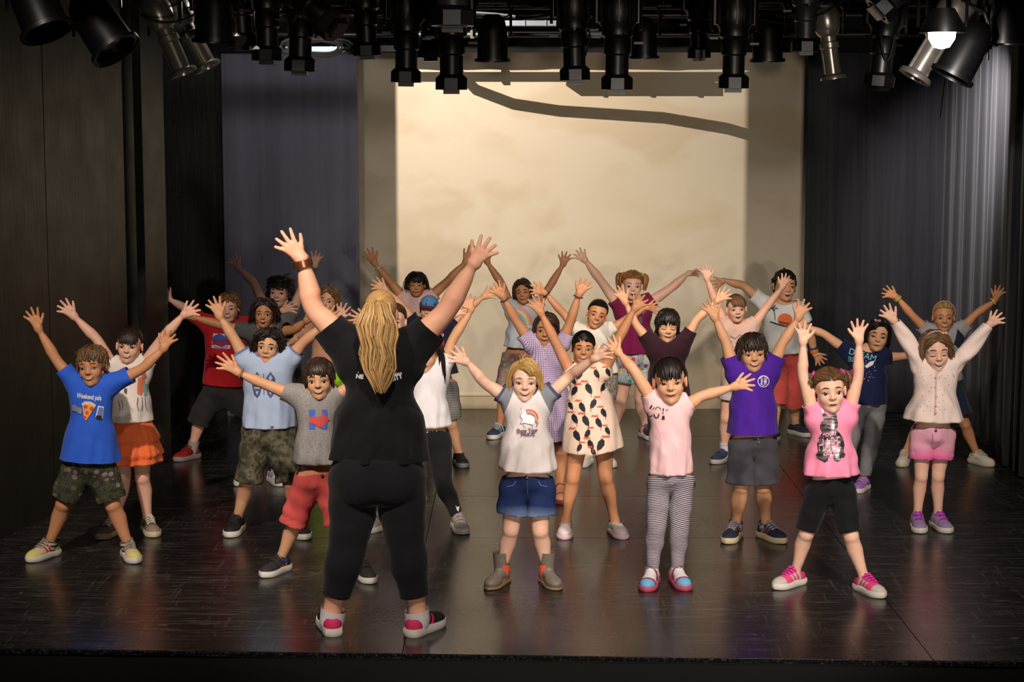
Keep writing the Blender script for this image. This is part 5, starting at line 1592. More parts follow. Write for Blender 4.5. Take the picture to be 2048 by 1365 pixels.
# 6 child with curly bob, pale blue tee
add('child with wavy dark chin-length hair, pale blue T-shirt and camouflage shorts',
    '540,657 534,727 492,721 468,678 441,636 421,592 582,714 606,686 650,649 676,612 512,872 562,872 494,966 580,966 474,1041 598,1046',
    skin=SK_OLIVE, hair=dict(H_LONGCURL, L=.78, curl=.045, part=.08, w=.075), hairc='1d1512', seed=31, mouth='neutral', eyes='wide', hyaw=-3, footL=-6, footR=18,
    wear=[('shorts', 'leg', dict(loose=True, waist=846, hem=962, fold=.008, cuff=.12), blotch('camouflage', ['3a382d', '4a4638', '5c5746', '6a6452', '47432f'], 24, 1, .3)),
          ('t_shirt', 'torso', dict(hem=852, sleeve=.45, hemw=104, fold=.006), sleeves_of('pale_blue_jersey', 'a9b8d4', 'a9b8d4', 9, '6e78a8', .45))],
    sock=None, shoe=dict(kind='low', upper=shoe_mat('black_trainer', '1d1c1d'), sole=WHITE_SOLE, laces=plain('lace', '2a292a', .8)))
# 7 boy in grey H tee
add('child in grey T-shirt with a blue H and red arrow, coral shorts',
    '636,716 641,799 594,794 528,768 480,747 428,715 668,796 702,772 735,752 765,732 613,968 655,968 589,1046 676,1044 562,1119 724,1130',
    skin=SK_OLIVE, hair=dict(H_BOWL, L=.36, bl=.24, side=.35), hairc='33221a', seed=41, mouth='teeth', eyes='open', footL=-28, footR=22,
    bands=[('bracelet', 'L', .96, plain('bracelet_cord', '8a6a3a', .7), .005)],
    wear=[('shorts', 'leg', dict(loose=True, waist=940, hem=1046, fold=.007, cuff=.1), cloth('coral_cotton', 'c8504c', var=.12)),
          ('t_shirt', 'torso', dict(hem=922, sleeve=.42, hemw=98, fold=.004), heather('grey_marl', '7d7876', '9a9592'))],
    sock=(cloth('sock_knit', '2a55b8'), .9),
    shoe=dict(kind='low', upper=shoe_mat('charcoal_trainer', '2c2a2a', None, 'a85a30'), sole=WHITE_SOLE, straps=plain('strap', '232122', .7)))
# 8 child half hidden, peach top neon skirt
add('child in peach top and neon green skirt half hidden by the adult\'s raised left arm',
    '661,573 653,628 628,650 598,672 577,690 562,700 684,650 700,676 712,700 720,715 640,745 675,745 638,830 678,830 636,893 680,893',
    skin=SK_OLIVE, hair=dict(H_LONGCURL, L=.6, curl=.03), hairc='6a4c32', seed=51, mouth='neutral', eyes='open', hyaw=-12, Y=12.7,
    wear=[('skirt', 'torso', dict(top=738, hem=832, hemw=112, nf=9, fold=.012, z0=.62, pow=.7), cloth('neon_green_cotton', '93c81e')),
          ('peach_top', 'torso', dict(hem=748, sleeve=1.0, hemw=76), cloth('peach_cotton', 'c08c74'))],
    shoe=dict(kind='low', upper=shoe_mat('dark_trainer', '22201f'), sole=WHITE_SOLE))
# 9 child behind the adult's head
add('child mostly hidden behind the adult\'s ponytail',
    '790,607 787,675 760,700 722,680 676,641 690,602 822,700 860,668 905,633 931,613 768,830 812,830 760,910 820,910 752,975 828,975',
    skin=SK_LIGHT, hair=dict(H_PONY, part=.0), hairc='4a3324', seed=61, mouth='smile', eyes='smile', hyaw=-6,
    wear=[('shorts', 'leg', dict(loose=True, waist=815, hem=890), cloth('dark_grey_cotton', '2e2b2a')),
          ('t_shirt', 'torso', dict(hem=815, sleeve=.4, hemw=84), stripes('striped_jersey', 'dcd6d2', 'a78fb0', 26, .6))],
    shoe=dict(kind='low', upper=shoe_mat('dark_trainer', '22201f'), sole=WHITE_SOLE))
# 10 girl at the back with long black hair
add('child with long straight black hair and pale pink top against the white backdrop',
    '833,544 833,594 810,600 777,560 751,529 729,497 858,597 896,562 929,527 955,492 818,712 850,712 812,790 856,790 806,862 862,862',
    skin=SK_BROWN, hair=dict(H_LONG, bangs=True, bl=.28, side=.35), hairc='17100d', seed=71, mouth='smile', eyes='smile', fw=.95,
    bands=[('bracelet', 'L', .78, plain('bracelet_band', 'b8a8a0', .6), .006)],
    wear=[('leggings', 'leg', dict(waist=715, te=1.9), cloth('dark_leggings', '1c1a20')),
          ('pink_top', 'torso', dict(hem=740, sleeve=.3, hemw=66), cloth('pale_pink_cotton', 'd8b0ac'))],
    shoe=dict(kind='low', upper=shoe_mat('dark_trainer', '22201f'), sole=WHITE_SOLE))
# 11 boy with cap
add('child in blue patterned cap and navy T-shirt with a red number',
    '860,594 854,642 832,651 808,618 773,582 740,562 898,653 924,628 966,595 992,584 850,780 893,778 838,850 903,850 820,907 918,910',
    skin=SK_OLIVE, hair=dict(H_SHORT, L=.2, bl=.05, bangs=None), hairc='2a1e18', seed=81, mouth='smile', eyes='smile', footL=-20, footR=14, hyaw=-8,
    wear=[('shorts', 'leg', dict(loose=True, waist=760, hem=840), stripes('ribbed_grey', '5c5a5a', '8a8680', 90)),
          ('t_shirt', 'torso', dict(hem=748, sleeve=.55, hemw=92), tee('navy_jersey', '16182c'))],
    sock=None, shoe=dict(kind='low', upper=shoe_mat('black_trainer', '121112'), sole=plain('sole_rubber', '6a6764', .6)))
# 12 girl, white tee, black leggings with NIKE waistband
add('child with long black hair, white T-shirt and black lettered leggings beside the adult',
    '850,673 854,746 818,735 772,692 736,643 692,634 888,730 906,679 941,622 935,588 836,884 878,884 803,968 887,970 763,1036 916,1036',
    skin=SK_OLIVE, hair=dict(H_LONG, L=1.3, part=-.02), hairc='1c1412', seed=91, mouth='open', eyes='smile', hyaw=-8, footL=-35, footR=12,
    wear=[('leggings', 'leg', dict(waist=855, te=1.84, fold=.002), cloth('black_leggings', '18171c')),
          ('t_shirt', 'torso', dict(hem=850, sleeve=.45, hemw=92), cloth('white_jersey', 'ded8dc'))],
    sock=(heather('sock_knit', '6a6868', '9a9898'), .88),
    shoe=dict(kind='low', upper=shoe_mat('grey_knit_trainer', 'a8a09a', None, 'c0603c'), sole=WHITE_SOLE, laces=plain('lace', '8a827c', .8), straps=plain('strap', 'a09890', .7)))
# 13 adult
add('adult with long blonde ponytail, black T-shirt and leggings, seen from behind',
    '760,580 765,672 695,693 628,616 604,521 552,464 824,695 892,622 946,530 990,477 714,962 796,962 695,1085 814,1085 663,1228 836,1230',
    back=True, S=1.40, skin='e0a98c', hair=dict(H_PONY, ties=[(0.02, .52, .80)], tail=2.1, tn=80, tw=.29, tcurl=.05, w=.055, n=220, dens=4.5), hairc='b8925e', seed=101,
    bw=1.08, lw=1.12, aw=1.18, hand=.98, hw=1.78, depth=1.05, footL=-14, footR=30, nw=.9, shoe_len=.93,
    bands=[('watch', 'L', .93, plain('rose_gold', 'b8765a', .3, .9), .016)],
    wear=[('leggings', 'leg', dict(waist=905, hem=1190, fold=.002), cloth('black_leggings', '131218')),
          ('t_shirt', 'torso', dict(hem=915, sleeve=.55, hemw=186, fold=.007, ease=1.04), tee('black_jersey', '0f0e12'))],
    sock=(cloth('sock_knit', 'd8d0d4'), .93),
    shoe=dict(kind='low', upper=shoe_mat('black_pink_runner', '1a181c', None, 'd8285c', 'c8305c'), sole=WHITE_SOLE))
# 14 girl with rainbow tee at the back
add('child in pale T-shirt with a rainbow, brown bob hair, against the white backdrop',
    '1043,558 1048,608 1021,616 1003,568 976,527 962,498 1070,613 1097,577 1125,531 1138,504 1025,714 1058,714 1008,790 1068,790 999,856 1082,856',
    skin=SK_BROWN, hair=dict(H_BOB, L=.7), hairc='3a261a', seed=111, mouth='smile', eyes='smile', hyaw=-5, footL=-25, footR=20,
    wear=[('shorts', 'leg', dict(loose=True, waist=706, hem=790), floral('pink_floral', 'a8847c', '5e6a58', ['b8707a', '8a9a8a', 'c8a8a0'], 34)),
          ('t_shirt', 'torso', dict(hem=694, sleeve=.35, hemw=66), cloth('pale_grey_jersey', 'b4bcc2'))],
    sock=None, shoe=dict(kind='low', upper=shoe_mat('blue_trainer', '2c3e52', None, '9ab0ba'), sole=WHITE_SOLE, laces=plain('lace', 'b0b4b4', .8)))
# 15 gingham dress
add('child in purple gingham dress with short brown hair',
    '1095,626 1089,693 1061,684 1032,641 1007,596 981,566 1126,682 1141,643 1157,592 1179,556 1070,805 1112,805 1068,900 1124,902 1064,978 1119,978',
    skin=SK_TAN, hair=dict(H_BOB, L=.55, curl=.025, part=-.1), hairc='3a2418', seed=121, mouth='smile', eyes='open', hyaw=-5, footL=-12, footR=4,
    bands=[('bracelet', 'L', .9, plain('bracelet_cord', '5a4030', .7), .004), ('bracelet', 'R', .96, plain('bracelet_cord', '5a4030', .7), .004)],
    wear=[('dress', 'torso', dict(hem=878, sleeve=.4, hemw=118, fold=.010, nf=11, z0=.66, pow=.8), gingham('purple_gingham', '8a6aa0', 'd8c8dc', 92))],
    sock=None, shoe=dict(kind='sandal', upper=skin(SK_TAN), sole=plain('sole_rubber', '6a3030', .6), straps=plain('strap_leather', '9a4038', .5)))
# 16 blonde PRIDE girl
add('child with blonde bob, white unicorn T-shirt, denim shorts and grey ankle boots',
    '1051,719 1049,803 1015,797 970,766 935,726 894,705 1094,795 1140,752 1186,719 1228,696 1032,972 1078,972 1021,1062 1081,1064 1003,1142 1094,1142',
    skin=SK_FAIR, hair=dict(H_BOB, L=.74, curl=.008, part=-.16, w=.046, n=270), hairc='b08a4e', browc='a8824e', seed=131, lw=.92, off=dict(wrR=-.10, tipR=-.16), mouth='teeth', eyes='smile', iris='4a5a6a', footL=-24, footR=18,
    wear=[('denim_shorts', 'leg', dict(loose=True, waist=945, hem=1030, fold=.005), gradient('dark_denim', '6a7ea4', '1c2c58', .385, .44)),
          ('t_shirt', 'torso', dict(hem=936, sleeve=.36, hemw=118, fold=.007, tilt=-.05), sleeves_of('white_raglan', 'd6cccc', '7c7e88', .095, '43486e', .36))],
    sock=(cloth('sock_knit', 'f0603c'), .80),
    shoe=dict(kind='boot', upper=plain('taupe_leather', '7a7066', .5, var=.12, scale=12), sole=plain('crepe_sole', '8a7250', .6)), shoe_len=.95)
# 17 toucan dress
add('child with dark hair, pale sleeveless dress printed with toucans, white slip-on shoes',
    '1168,662 1165,728 1140,741 1112,687 1083,629 1058,591 1210,738 1236,680 1268,620 1295,592 1161,850 1203,850 1146,956 1212,956 1131,1045 1230,1045',
    skin=SK_TAN, hair=dict(H_PONY, ties=[(.22, .44, .28)], tail=.75, part=-.05, tn=26), hairc='15100e', seed=141, mouth='teeth', eyes='smile', headband=(-.08, '1a1416'), footL=-4, footR=14, nw=.9,
    wear=[('dress', 'torso', dict(hem=903, sleeve=.10, hemw=112, fold=.006, nf=8, z0=.74, pow=.7, curve=.12, ease=1.05), cloth('pale_peach_cotton', 'ecd0bc'))],
    sock=None, shoe=dict(kind='slip', upper=shoe_mat('pastel_canvas', 'd4c4c4', None, '9ab0b8'), sole=plain('sole_rubber', 'd8b4bc', .6)))
# 18 smiling girl, white top
add('smiling child with tied back dark hair, head tilted, white T-shirt and floral shorts',
    '1202,600 1187,657 1157,664 1128,629 1091,588 1056,573 1218,662 1248,642 1291,616 1322,618 1178,755 1213,755 1172,845 1206,845 1174,910 1208,910',
    skin=SK_TAN, hair=dict(H_PONY, part=.0), hairc='1c1412', seed=151, mouth='teeth', eyes='smile', off=dict(wrR=-.05),
    bands=[('bracelet', 'L', .95, plain('bracelet_cord', '1a1818', .7), .004)],
    wear=[('shorts', 'leg', dict(loose=True, waist=742, hem=798), floral('grey_floral', '9a9688', '4a4a44', ['8a5a4a', '6a6a5c', '5a5248'], 34)),
          ('t_shirt', 'torso', dict(hem=748, sleeve=.42, hemw=84), cloth('cream_jersey', 'd8d0c4'))],
    shoe=dict(kind='low', upper=shoe_mat('white_trainer', 'd8d0c6'), sole=WHITE_SOLE))
# 19 redhead pigtails
add('child with ginger pigtails and magenta top in front of the white backdrop',
    '1266,541 1263,600 1236,610 1201,561 1171,522 1147,502 1299,606 1341,577 1376,548 1399,546 1253,728 1292,728 1242,800 1281,800 1230,856 1291,858',
    skin=SK_FAIR, hair=dict(H_PIGS, part=0), hairc='9a6a38', browc='a87a4e', seed=161, mouth='open', eyes='open', hyaw=2, bw=1.1, twist=dict(R=50),
    hair_ties=[((-.36, .12, .86), 'e8603c'), ((.36, .12, .86), 'b8c83c')],
    wear=[('floral_shorts', 'leg', dict(loose=True, waist=702, hem=764, ease=.004), floral('tropical_print', 'c8ccc8', '3c6a6a', ['c8407a', '4a8a8a', 'd8b84a', '7a4a9a'], 30)),
          ('sleeveless_top', 'torso', dict(hem=704, sleeve=.22, hemw=84), cloth('magenta_jersey', '7c1848'))],
    sock=(cloth('sock_knit', 'd8a0a8'), .88), shoe=dict(kind='low', upper=shoe_mat('dark_trainer', '2a2630', None, '6a5a6a'), sole=WHITE_SOLE, laces=plain('lace', '6a6068', .8)))
# 20 boy in dark maroon
add('child in dark maroon T-shirt with straight dark hair, looking down',
    '1338,618 1333,684 1300,687 1272,649 1252,608 1230,571 1370,682 1394,640 1432,604 1465,581 1318,800 1354,800 1316,880 1358,880 1316,940 1362,940',
    skin=SK_EA, hair=dict(H_BOWL, L=.34, bl=.27), hairc='18110f', seed=171, mouth='smile', eyes='closed', pitch=6,
    wear=[('shorts', 'leg', dict(loose=True, waist=800, hem=870), cloth('dark_grey_cotton', '2e2b2a')),
          ('t_shirt', 'torso', dict(hem=792, sleeve=.5, hemw=86), tee('maroon_jersey', '2e1420'))],
    shoe=dict(kind='low', upper=shoe_mat('dark_trainer', '22201f'), sole=WHITE_SOLE))
# 21 pale pink tee, striped leggings
add('child in pale pink silver-lettered T-shirt and thin striped leggings, pink sandals',
    '1337,714 1342,807 1306,803 1268,742 1239,708 1209,678 1372,812 1404,793 1465,775 1514,763 1320,965 1362,962 1313,1060 1357,1066 1303,1144 1355,1142',
    skin=SK_EA, hair=dict(H_PONYBANG, bl=.29, tail=.3), hairc='1c1311', seed=181, lw=.84, off=dict(wrL=.06, tipL=.09), mouth='smile', eyes='slim', footL=-14, footR=10, hyaw=-3,
    wear=[('leggings', 'leg', dict(waist=945, te=1.88, fold=.003), stripes('striped_leggings', '3a3040', 'cfc4cc', 118, .55)),
          ('t_shirt', 'torso', dict(hem=945, sleeve=.28, hemw=86, fold=.006), cloth('pale_pink_jersey', 'ecc0c4'))],
    sock=(bands('sock_knit', [(0, 'b8d0dc'), (.07, 'c8d8e0'), (.09, '8ab8d0')]), .86),
    shoe=dict(kind='sandal', upper=shoe_mat('sock_knit', 'd0ccd0', '6aa0c8'), sole=plain('sandal_sole', 'b04a60', .6), straps=plain('sandal_strap', 'c04a62', .5)))
# 22 girl pale pink back
add('child in pale peach T-shirt grimacing, light brown hair, behind the purple T-shirt',
    '1472,589 1474,645 1450,654 1432,606 1415,560 1408,528 1504,655 1531,618 1563,577 1578,547 1461,778 1494,778 1452,838 1498,838 1449,904 1502,906',
    skin=SK_LIGHT, hair=dict(H_PONY, part=.1, bangs=True, bl=.3, side=.6), hairc='6a4a30', seed=191, mouth='open', eyes='open', footL=-35, footR=15, twist=dict(R=-40),
    wear=[('shorts', 'leg', dict(loose=True, waist=770, hem=800), cloth('white_cotton', 'b8b2b4')),
          ('t_shirt', 'torso', dict(hem=775, sleeve=.4, hemw=72), cloth('peach_jersey', 'd4b0a0'))],
    sock=(bands('sock_knit', [(0, 'd8d0d0'), (.11, 'c8b8c8'), (.125, 'e0dcd8'), (.14, 'e88a70')]), .70),
    shoe=dict(kind='low', upper=shoe_mat('navy_trainer', '2c3450'), sole=plain('sole_rubber', 'b8b0a6', .6), straps=plain('strap', '343c58', .7)))
# 23 purple boy
add('child in purple T-shirt with a round white badge and dark grey shorts',
    '1504,666 1506,744 1466,735 1452,686 1431,639 1410,597 1546,731 1564,688 1595,639 1615,598 1485,893 1526,893 1482,976 1526,976 1470,1054 1533,1054',
    skin=SK_OLIVE, hair=dict(H_BOWL, L=.40, bl=.28, mess=.14), hairc='2c1e18', seed=201, lw=.97, mouth='teeth', eyes='smile', footL=-22, footR=26, fw=1.04,
    wear=[('shorts', 'leg', dict(loose=True, waist=868, hem=968, fold=.005, cuff=.08), cloth('charcoal_cotton', '46444c', var=.12)),
          ('t_shirt', 'torso', dict(hem=864, sleeve=.45, hemw=102, fold=.006), tee('purple_jersey', '4a1f96'))],
    sock=(blotch('sock_knit', ['15152a', '15152a', 'b8b8c0', '15152a'], 90), .86),
    shoe=dict(kind='low', upper=shoe_mat('navy_orange_trainer', '25263a', None, '8a5040'), sole=CREAM_SOLE, laces=plain('lace', '8a8690', .8)))
# 24 tall boy
add('tall child in white T-shirt with an orange sunset print, leaning, coral shorts',
    '1572,540 1568,602 1527,604 1486,572 1449,562 1429,572 1600,622 1621,672 1629,706 1646,732 1555,727 1590,725 1550,800 1587,800 1548,866 1591,852',
    skin=SK_OLIVE, hair=dict(H_SHORT, L=.18, bl=.1, mess=.4), hairc='120d0c', seed=211, mouth='open', eyes='open', footL=-20, footR=30, bw=1.1, hyaw=8, fw=1.02,
    bands=[('bracelet', 'R', .9, plain('bracelet_band', 'd8702c', .5), .012), ('bracelet', 'R', .72, plain('bracelet_band', '2c4a7a', .5), .006)],
    wear=[('shorts', 'leg', dict(loose=True, waist=702, hem=808), cloth('coral_cotton', 'b84a44', var=.12)),
          ('t_shirt', 'torso', dict(hem=704, sleeve=.5, hemw=84), cloth('white_jersey', 'd4d4d2'))],
    sock=None, shoe=dict(kind='low', upper=shoe_mat('navy_trainer', '1c2030'), sole=plain('sole_rubber', 'a8a09a', .6)))
# 25 pink tee girl
add('child with brown pigtails, bright pink top with a silver hare print, arms straight up',
    '1656,735 1662,825 1625,822 1606,750 1606,688 1604,640 1700,817 1716,754 1718,686 1720,634 1637,984 1684,984 1612,1068 1702,1074 1591,1145 1728,1158',
    skin=SK_FAIR, hair=dict(H_PIGS, part=0, tail=.5), hairc='5e4228', seed=221, mouth='neutral', eyes='open', sw=.92, lw=.92, footL=-48, footR=24, iris='3a2a1a',
    hair_ties=[((-.36, .12, .86), 'b83a8a'), ((.36, .12, .86), 'b83a8a')],
    wear=[('cycling_shorts', 'leg', dict(waist=950, hem=1062, fold=.003), cloth('black_jersey', '121115')),
          ('sleeveless_top', 'torso', dict(hem=946, sleeve=.20, hemw=112, fold=.008), cloth('bright_pink_jersey', 'f490b4'))],
    sock=None, shoe=dict(kind='low', upper=shoe_mat('pink_grey_runner', 'd8467c', 'b8b0aa', 'b8b0aa', 'd83a70'), sole=WHITE_SOLE, laces=plain('lace', 'd82a98', .7)))
# 26 dream big girl
add('child in navy DREAM BIG T-shirt, head tilted, grey trousers',
    '1761,638 1750,703 1694,702 1648,669 1612,654 1584,642 1768,716 1806,713 1842,706 1868,700 1716,812 1751,812 1700,885 1743,882 1684,962 1727,960',
    skin=SK_EA, hair=dict(H_BOB, L=.6, part=.1, curl=.0), hairc='15100f', seed=231, mouth='neutral', eyes='slim', hyaw=-8, footL=-30, footR=-32,
    wear=[('trousers', 'leg', dict(waist=800, te=1.86, fold=.004, ease=.008), heather('grey_marl', '6f6e70', '8a898a')),
          ('t_shirt', 'torso', dict(hem=806, sleeve=.36, hemw=76), tee('navy_jersey', '151d42'))],
    sock=None, shoe=dict(kind='low', upper=shoe_mat('lilac_trainer', '9a6cb4', None, '5a3a8a'), sole=WHITE_SOLE, straps=plain('strap', 'a878c0', .7)))
# 27 cardigan girl
add('child in pale pink cardigan and pink shorts, eyes closed, lilac trainers',
    '1869,662 1873,742 1840,735 1818,688 1790,645 1761,612 1907,731 1938,700 1977,652 2009,628 1845,876 1885,876 1842,954 1876,954 1834,1034 1876,1034',
    skin=SK_FAIR, hair=dict(H_BOB, L=.72, part=.02, curl=.035, lift=.09, w=.07), hairc='6a4e34', seed=241, lw=.84, mouth='teeth', eyes='closed', pitch=5, footL=-5, footR=8, headband=(-.10, 'd8a898'), bow=.22,
    wear=[('pink_shorts', 'leg', dict(ease=.012, waist=850, hem=918, fold=.004, cuff=.14), gradient('dip_dyed_cotton', 'd84a94', 'e8a8bc', .40, .50)),
          ('cardigan', 'torso', dict(hem=838, sleeve=1.86, hemw=118, fold=.009), cloth('blush_knit', 'ecd6cf'))],
    sock=(cloth('sock_knit', '6aa0b8'), .93),
    shoe=dict(kind='low', upper=shoe_mat('lilac_trainer', '8f7aa0', None, 'c8c0cc'), sole=WHITE_SOLE, laces=plain('lace', 'a030a8', .7), straps=plain('strap', '9a86aa', .7)))
# 28 denim girl
add('child in denim pinafore and grey T-shirt at the black side curtain',
    '1888,603 1886,664 1858,666 1825,632 1794,596 1761,580 1918,664 1951,630 1989,602 2005,570 1868,800 1906,800 1838,855 1930,850 1809,909 1953,909',
    skin=SK_TAN, hair=dict(H_PONY, part=.05), hairc='a08050', browc='8a6a40', seed=251, mouth='teeth', eyes='smile', headband=(-.12, 'c8907c'), hyaw=-6, footL=-20, footR=28,
    bands=[('bracelet', 'L', .96, plain('bracelet_band', 'a8a83c', .5), .008), ('bracelet', 'R', .93, plain('bracelet_band', 'd8b02c', .5), .006)],
    wear=[('t_shirt', 'torso', dict(hem=760, sleeve=.45, hemw=74), heather('grey_marl', '8c8a8e', 'a4a2a4')),
          ('denim_pinafore', 'torso', dict(hem=825, sleeve=.0, hemw=104, neck=(.085, .2, .14), ease=1.06, z0=.6), cloth('denim', '1d263c', var=.15))],
    sock=(cloth('sock_knit', 'd0ccc4'), .9), shoe=dict(kind='low', upper=shoe_mat('white_leather', 'c8c0b0'), sole=plain('sole_rubber', 'c8beae', .6), laces=plain('lace', 'b8b0a2', .8)))
BUILT = [person(l, d) for l, d in PEOPLE]
# ------------------------------------------------------------------ prints, lettering and small parts of the clothes
def B(i): return BUILT[i - 1]
def PR(i, nm): return Print(B(i)['worn'][nm], B(i)['base'])
def ink(c, rough=.7): return plain('print_ink', c, rough)
W_, K_ = ink('e6e2dc'), ink('141216')
def small(i, nm, pts_px, r, mat, worn, off=.006):
    """little raised piece (button, cord) laid along photo points on a worn garment"""
    pr = PR(i, worn); V = []
    for x, y in pts_px:
        d = Vector(ray(x, y)).normalized(); h = pr.bvh.ray_cast(Vector(CAMP), d)
        if h[0] is None: return None
        V.append(h[0] - d * off - Vector(pr.base))
    m = MB()
    if len(V) == 1:
        m.lathe([(0, .0035), (r * .7, .003), (r, .0), (r, -.003)], 12, Matrix.Translation(V[0]) @ Matrix.Rotation(math.pi / 2, 4, 'X'))
    else: m.tube(V, r, 6)
    return m.build(nm, mat, B(i)['worn'][worn], smooth=True)
# blue T-shirt: lettering, pizza slice, games controller, phone
p = PR(1, 't_shirt')
p.put('print', [text(0, 'Weekend pals', (153, 789, 203, 802), 7, 0, .02),
    P(1, [(163, 808), (170, 803), (182, 804), (192, 810), (190, 815), (177, 809), (165, 812)]), P(2, [(165, 812), (177, 809), (190, 815), (172, 842), (168, 838)]),
    disc(3, 171, 814, 4), disc(3, 183, 818, 4), disc(3, 174, 826, 3.6), disc(3, 170, 835, 3),
    P(4, [(143, 811), (150, 810), (154, 814), (161, 816), (165, 822), (162, 830), (156, 826), (150, 823), (144, 822)]), disc(3, 148, 814, 2.2), disc(5, 157, 819, 2.4),
    P(0, [(196, 812), (208, 814), (205, 838), (191, 835)]), P(5, [(198, 815), (206, 816), (204, 832), (194, 830)]), P(6, [(193, 831), (204, 833), (203, 840), (191, 837)]), disc(0, 197, 835, 1.6), disc(0, 200, 822, 2.4), disc(0, 203, 827, 1.6)],
    [W_, ink('e0c8a0'), ink('e89a38'), ink('c8442c'), ink('8a8a98'), ink('6a80c0'), ink('2a2030')])
# white top: faint sketched figures
p = PR(2, 'sleeveless_top')
p.put('print', [P(0, [(240, 738), (250, 734), (254, 742), (244, 748)]), P(1, [(276, 756), (288, 752), (291, 772), (283, 792), (274, 788)]), P(2, [(286, 766), (296, 770), (295, 790), (288, 794)]), P(3, [(282, 748), (291, 744), (294, 754), (286, 760)]),
    line(4, [(276, 795), (274, 810), (277, 822)]), line(4, [(284, 795), (285, 812), (283, 822)]), line(4, [(290, 796), (291, 812), (294, 821)]), line(4, [(243, 800), (246, 812), (244, 820)]), line(4, [(236, 802), (240, 813), (240, 822)]),
    P(4, [(249, 776), (254, 778), (253, 788), (248, 785)])], [ink('d88a88'), ink('d87858'), ink('8ab0ac'), ink('b06a5a'), ink('5a4450')])
# red T-shirt: blue, white and red club print
p = PR(3, 't_shirt')
p.put('print', [P(0, [(427, 667), (436, 668), (432, 674), (425, 676)]), P(0, [(440, 668), (449, 668), (450, 674), (444, 671)]), P(1, [(424, 676), (431, 670), (437, 674), (443, 669), (450, 674), (456, 676), (459, 681), (424, 681)]),
    P(0, [(423, 691), (430, 690), (444, 695), (452, 691), (461, 691), (460, 698), (440, 698), (423, 696)])] + [line(1, [(x, 681), (x + .5, 691)], 1.3) for x in (427, 433, 439, 444, 449, 455)] + [line(1, [(437, 688), (452, 688)], 1.4), line(0, [(424, 682), (424, 690)], 1), line(1, [(428, 694), (444, 697), (456, 694)], 1.6)],
    [ink('b8c0d0'), ink('2c4c9c')])
# pale blue tee: two canoe-like emblems
p = PR(6, 't_shirt')
def emblem(cx):
    return [P(0, [(cx, 744), (cx + 9, 756), (cx + 10, 772), (cx + 6, 790), (cx, 797), (cx - 6, 790), (cx - 10, 772), (cx - 9, 756)]), P(1, [(cx, 750), (cx + 4, 757), (cx, 762), (cx - 4, 757)]),
            P(1, [(cx - 6, 766), (cx + 6, 766), (cx + 6, 769), (cx - 6, 769)]), P(1, [(cx - 6, 775), (cx + 6, 775), (cx + 5, 778), (cx - 5, 778)]), P(1, [(cx - 3, 783), (cx + 3, 783), (cx, 791)])]
p.put('print', emblem(514) + emblem(541) + [line(0, [(527, 748), (528, 790)], 1.6)], [ink('4a5078'), ink('a9b8d4')])
# grey tee: H with arrow
p = PR(7, 't_shirt')
p.put('print', [P(0, [(618, 820), (630, 820), (630, 859), (618, 859)]), P(0, [(643, 820), (655, 820), (655, 859), (643, 859)]), P(1, [(618, 834), (643, 834), (643, 823), (659, 840), (643, 857), (643, 846), (618, 846)])], [ink('3a62c0'), ink('c84a48')])
small(7, 'button', [(644, 952)], .008, plain('metal_button', '6a5a48', .4, .8), 'shorts')
# navy tee with a red and white number
p = PR(11, 't_shirt')
p.put('print', [P(0, [(866, 662), (884, 664), (887, 671), (885, 675), (889, 682), (889, 690), (884, 698), (866, 698)]), P(1, [(868, 681), (883, 681), (883, 690), (879, 690), (879, 685), (868, 685)]), P(1, [(866, 697), (885, 697), (883, 702), (866, 702)]), line(1, [(879, 674), (886, 673), (887, 668)], 1.6)], [ink('9c2028'), ink('c8c0c0')])
# leggings waistband and ankle mark
p = PR(12, 'leggings')
p.put('print', [text(0, 'NIKE', (839, 860, 857, 866), 1, .2, .02)], [W_], .006)
p.put('print', [text(0, 'NIKE', (862, 858, 875, 864), -6, .2, .02)], [W_], .006)
p.put('print', [P(0, [(911, 1011), (914, 1015), (919, 1013), (917, 1024), (914, 1021)])], [W_], .005)
# adult: lettering across the back (its middle lies under the ponytail)
p = PR(13, 't_shirt')
p.put('print', [text(0, 'NE', (712, 749, 727, 758), 6, 0, .05), text(0, 'T', (715, 744, 718, 748), 5)], [W_])
p.put('print', [text(0, 'CITY', (779, 750, 806, 761), -17, 0, .05), text(0, 'WORLD', (786, 746, 804, 751), -11, 0, .03)], [W_])
# rainbow tee
p = PR(14, 't_shirt')
def arcp(mi, cx, cy, r0, r1, a0, a1, n=12):
    return P(mi, [(cx + r1 * math.cos(math.radians(a)), cy - r1 * math.sin(math.radians(a))) for a in np.linspace(a0, a1, n)] + [(cx + r0 * math.cos(math.radians(a)), cy - r0 * math.sin(math.radians(a))) for a in np.linspace(a1, a0, n)])
p.put('print', [arcp(k, 1024, 652, 38 - 4 * k, 42 - 4 * k, 5, 70) for k in range(5)], [ink('d88a98'), ink('d8a070'), ink('d8cc80'), ink('8ab0a0'), ink('7a88c0')])
# gingham dress: waist seam and buttons
for y in (700, 716, 732): small(15, 'button', [(1091, y)], .006, plain('white_button', 'd8d0d8', .4), 'dress')
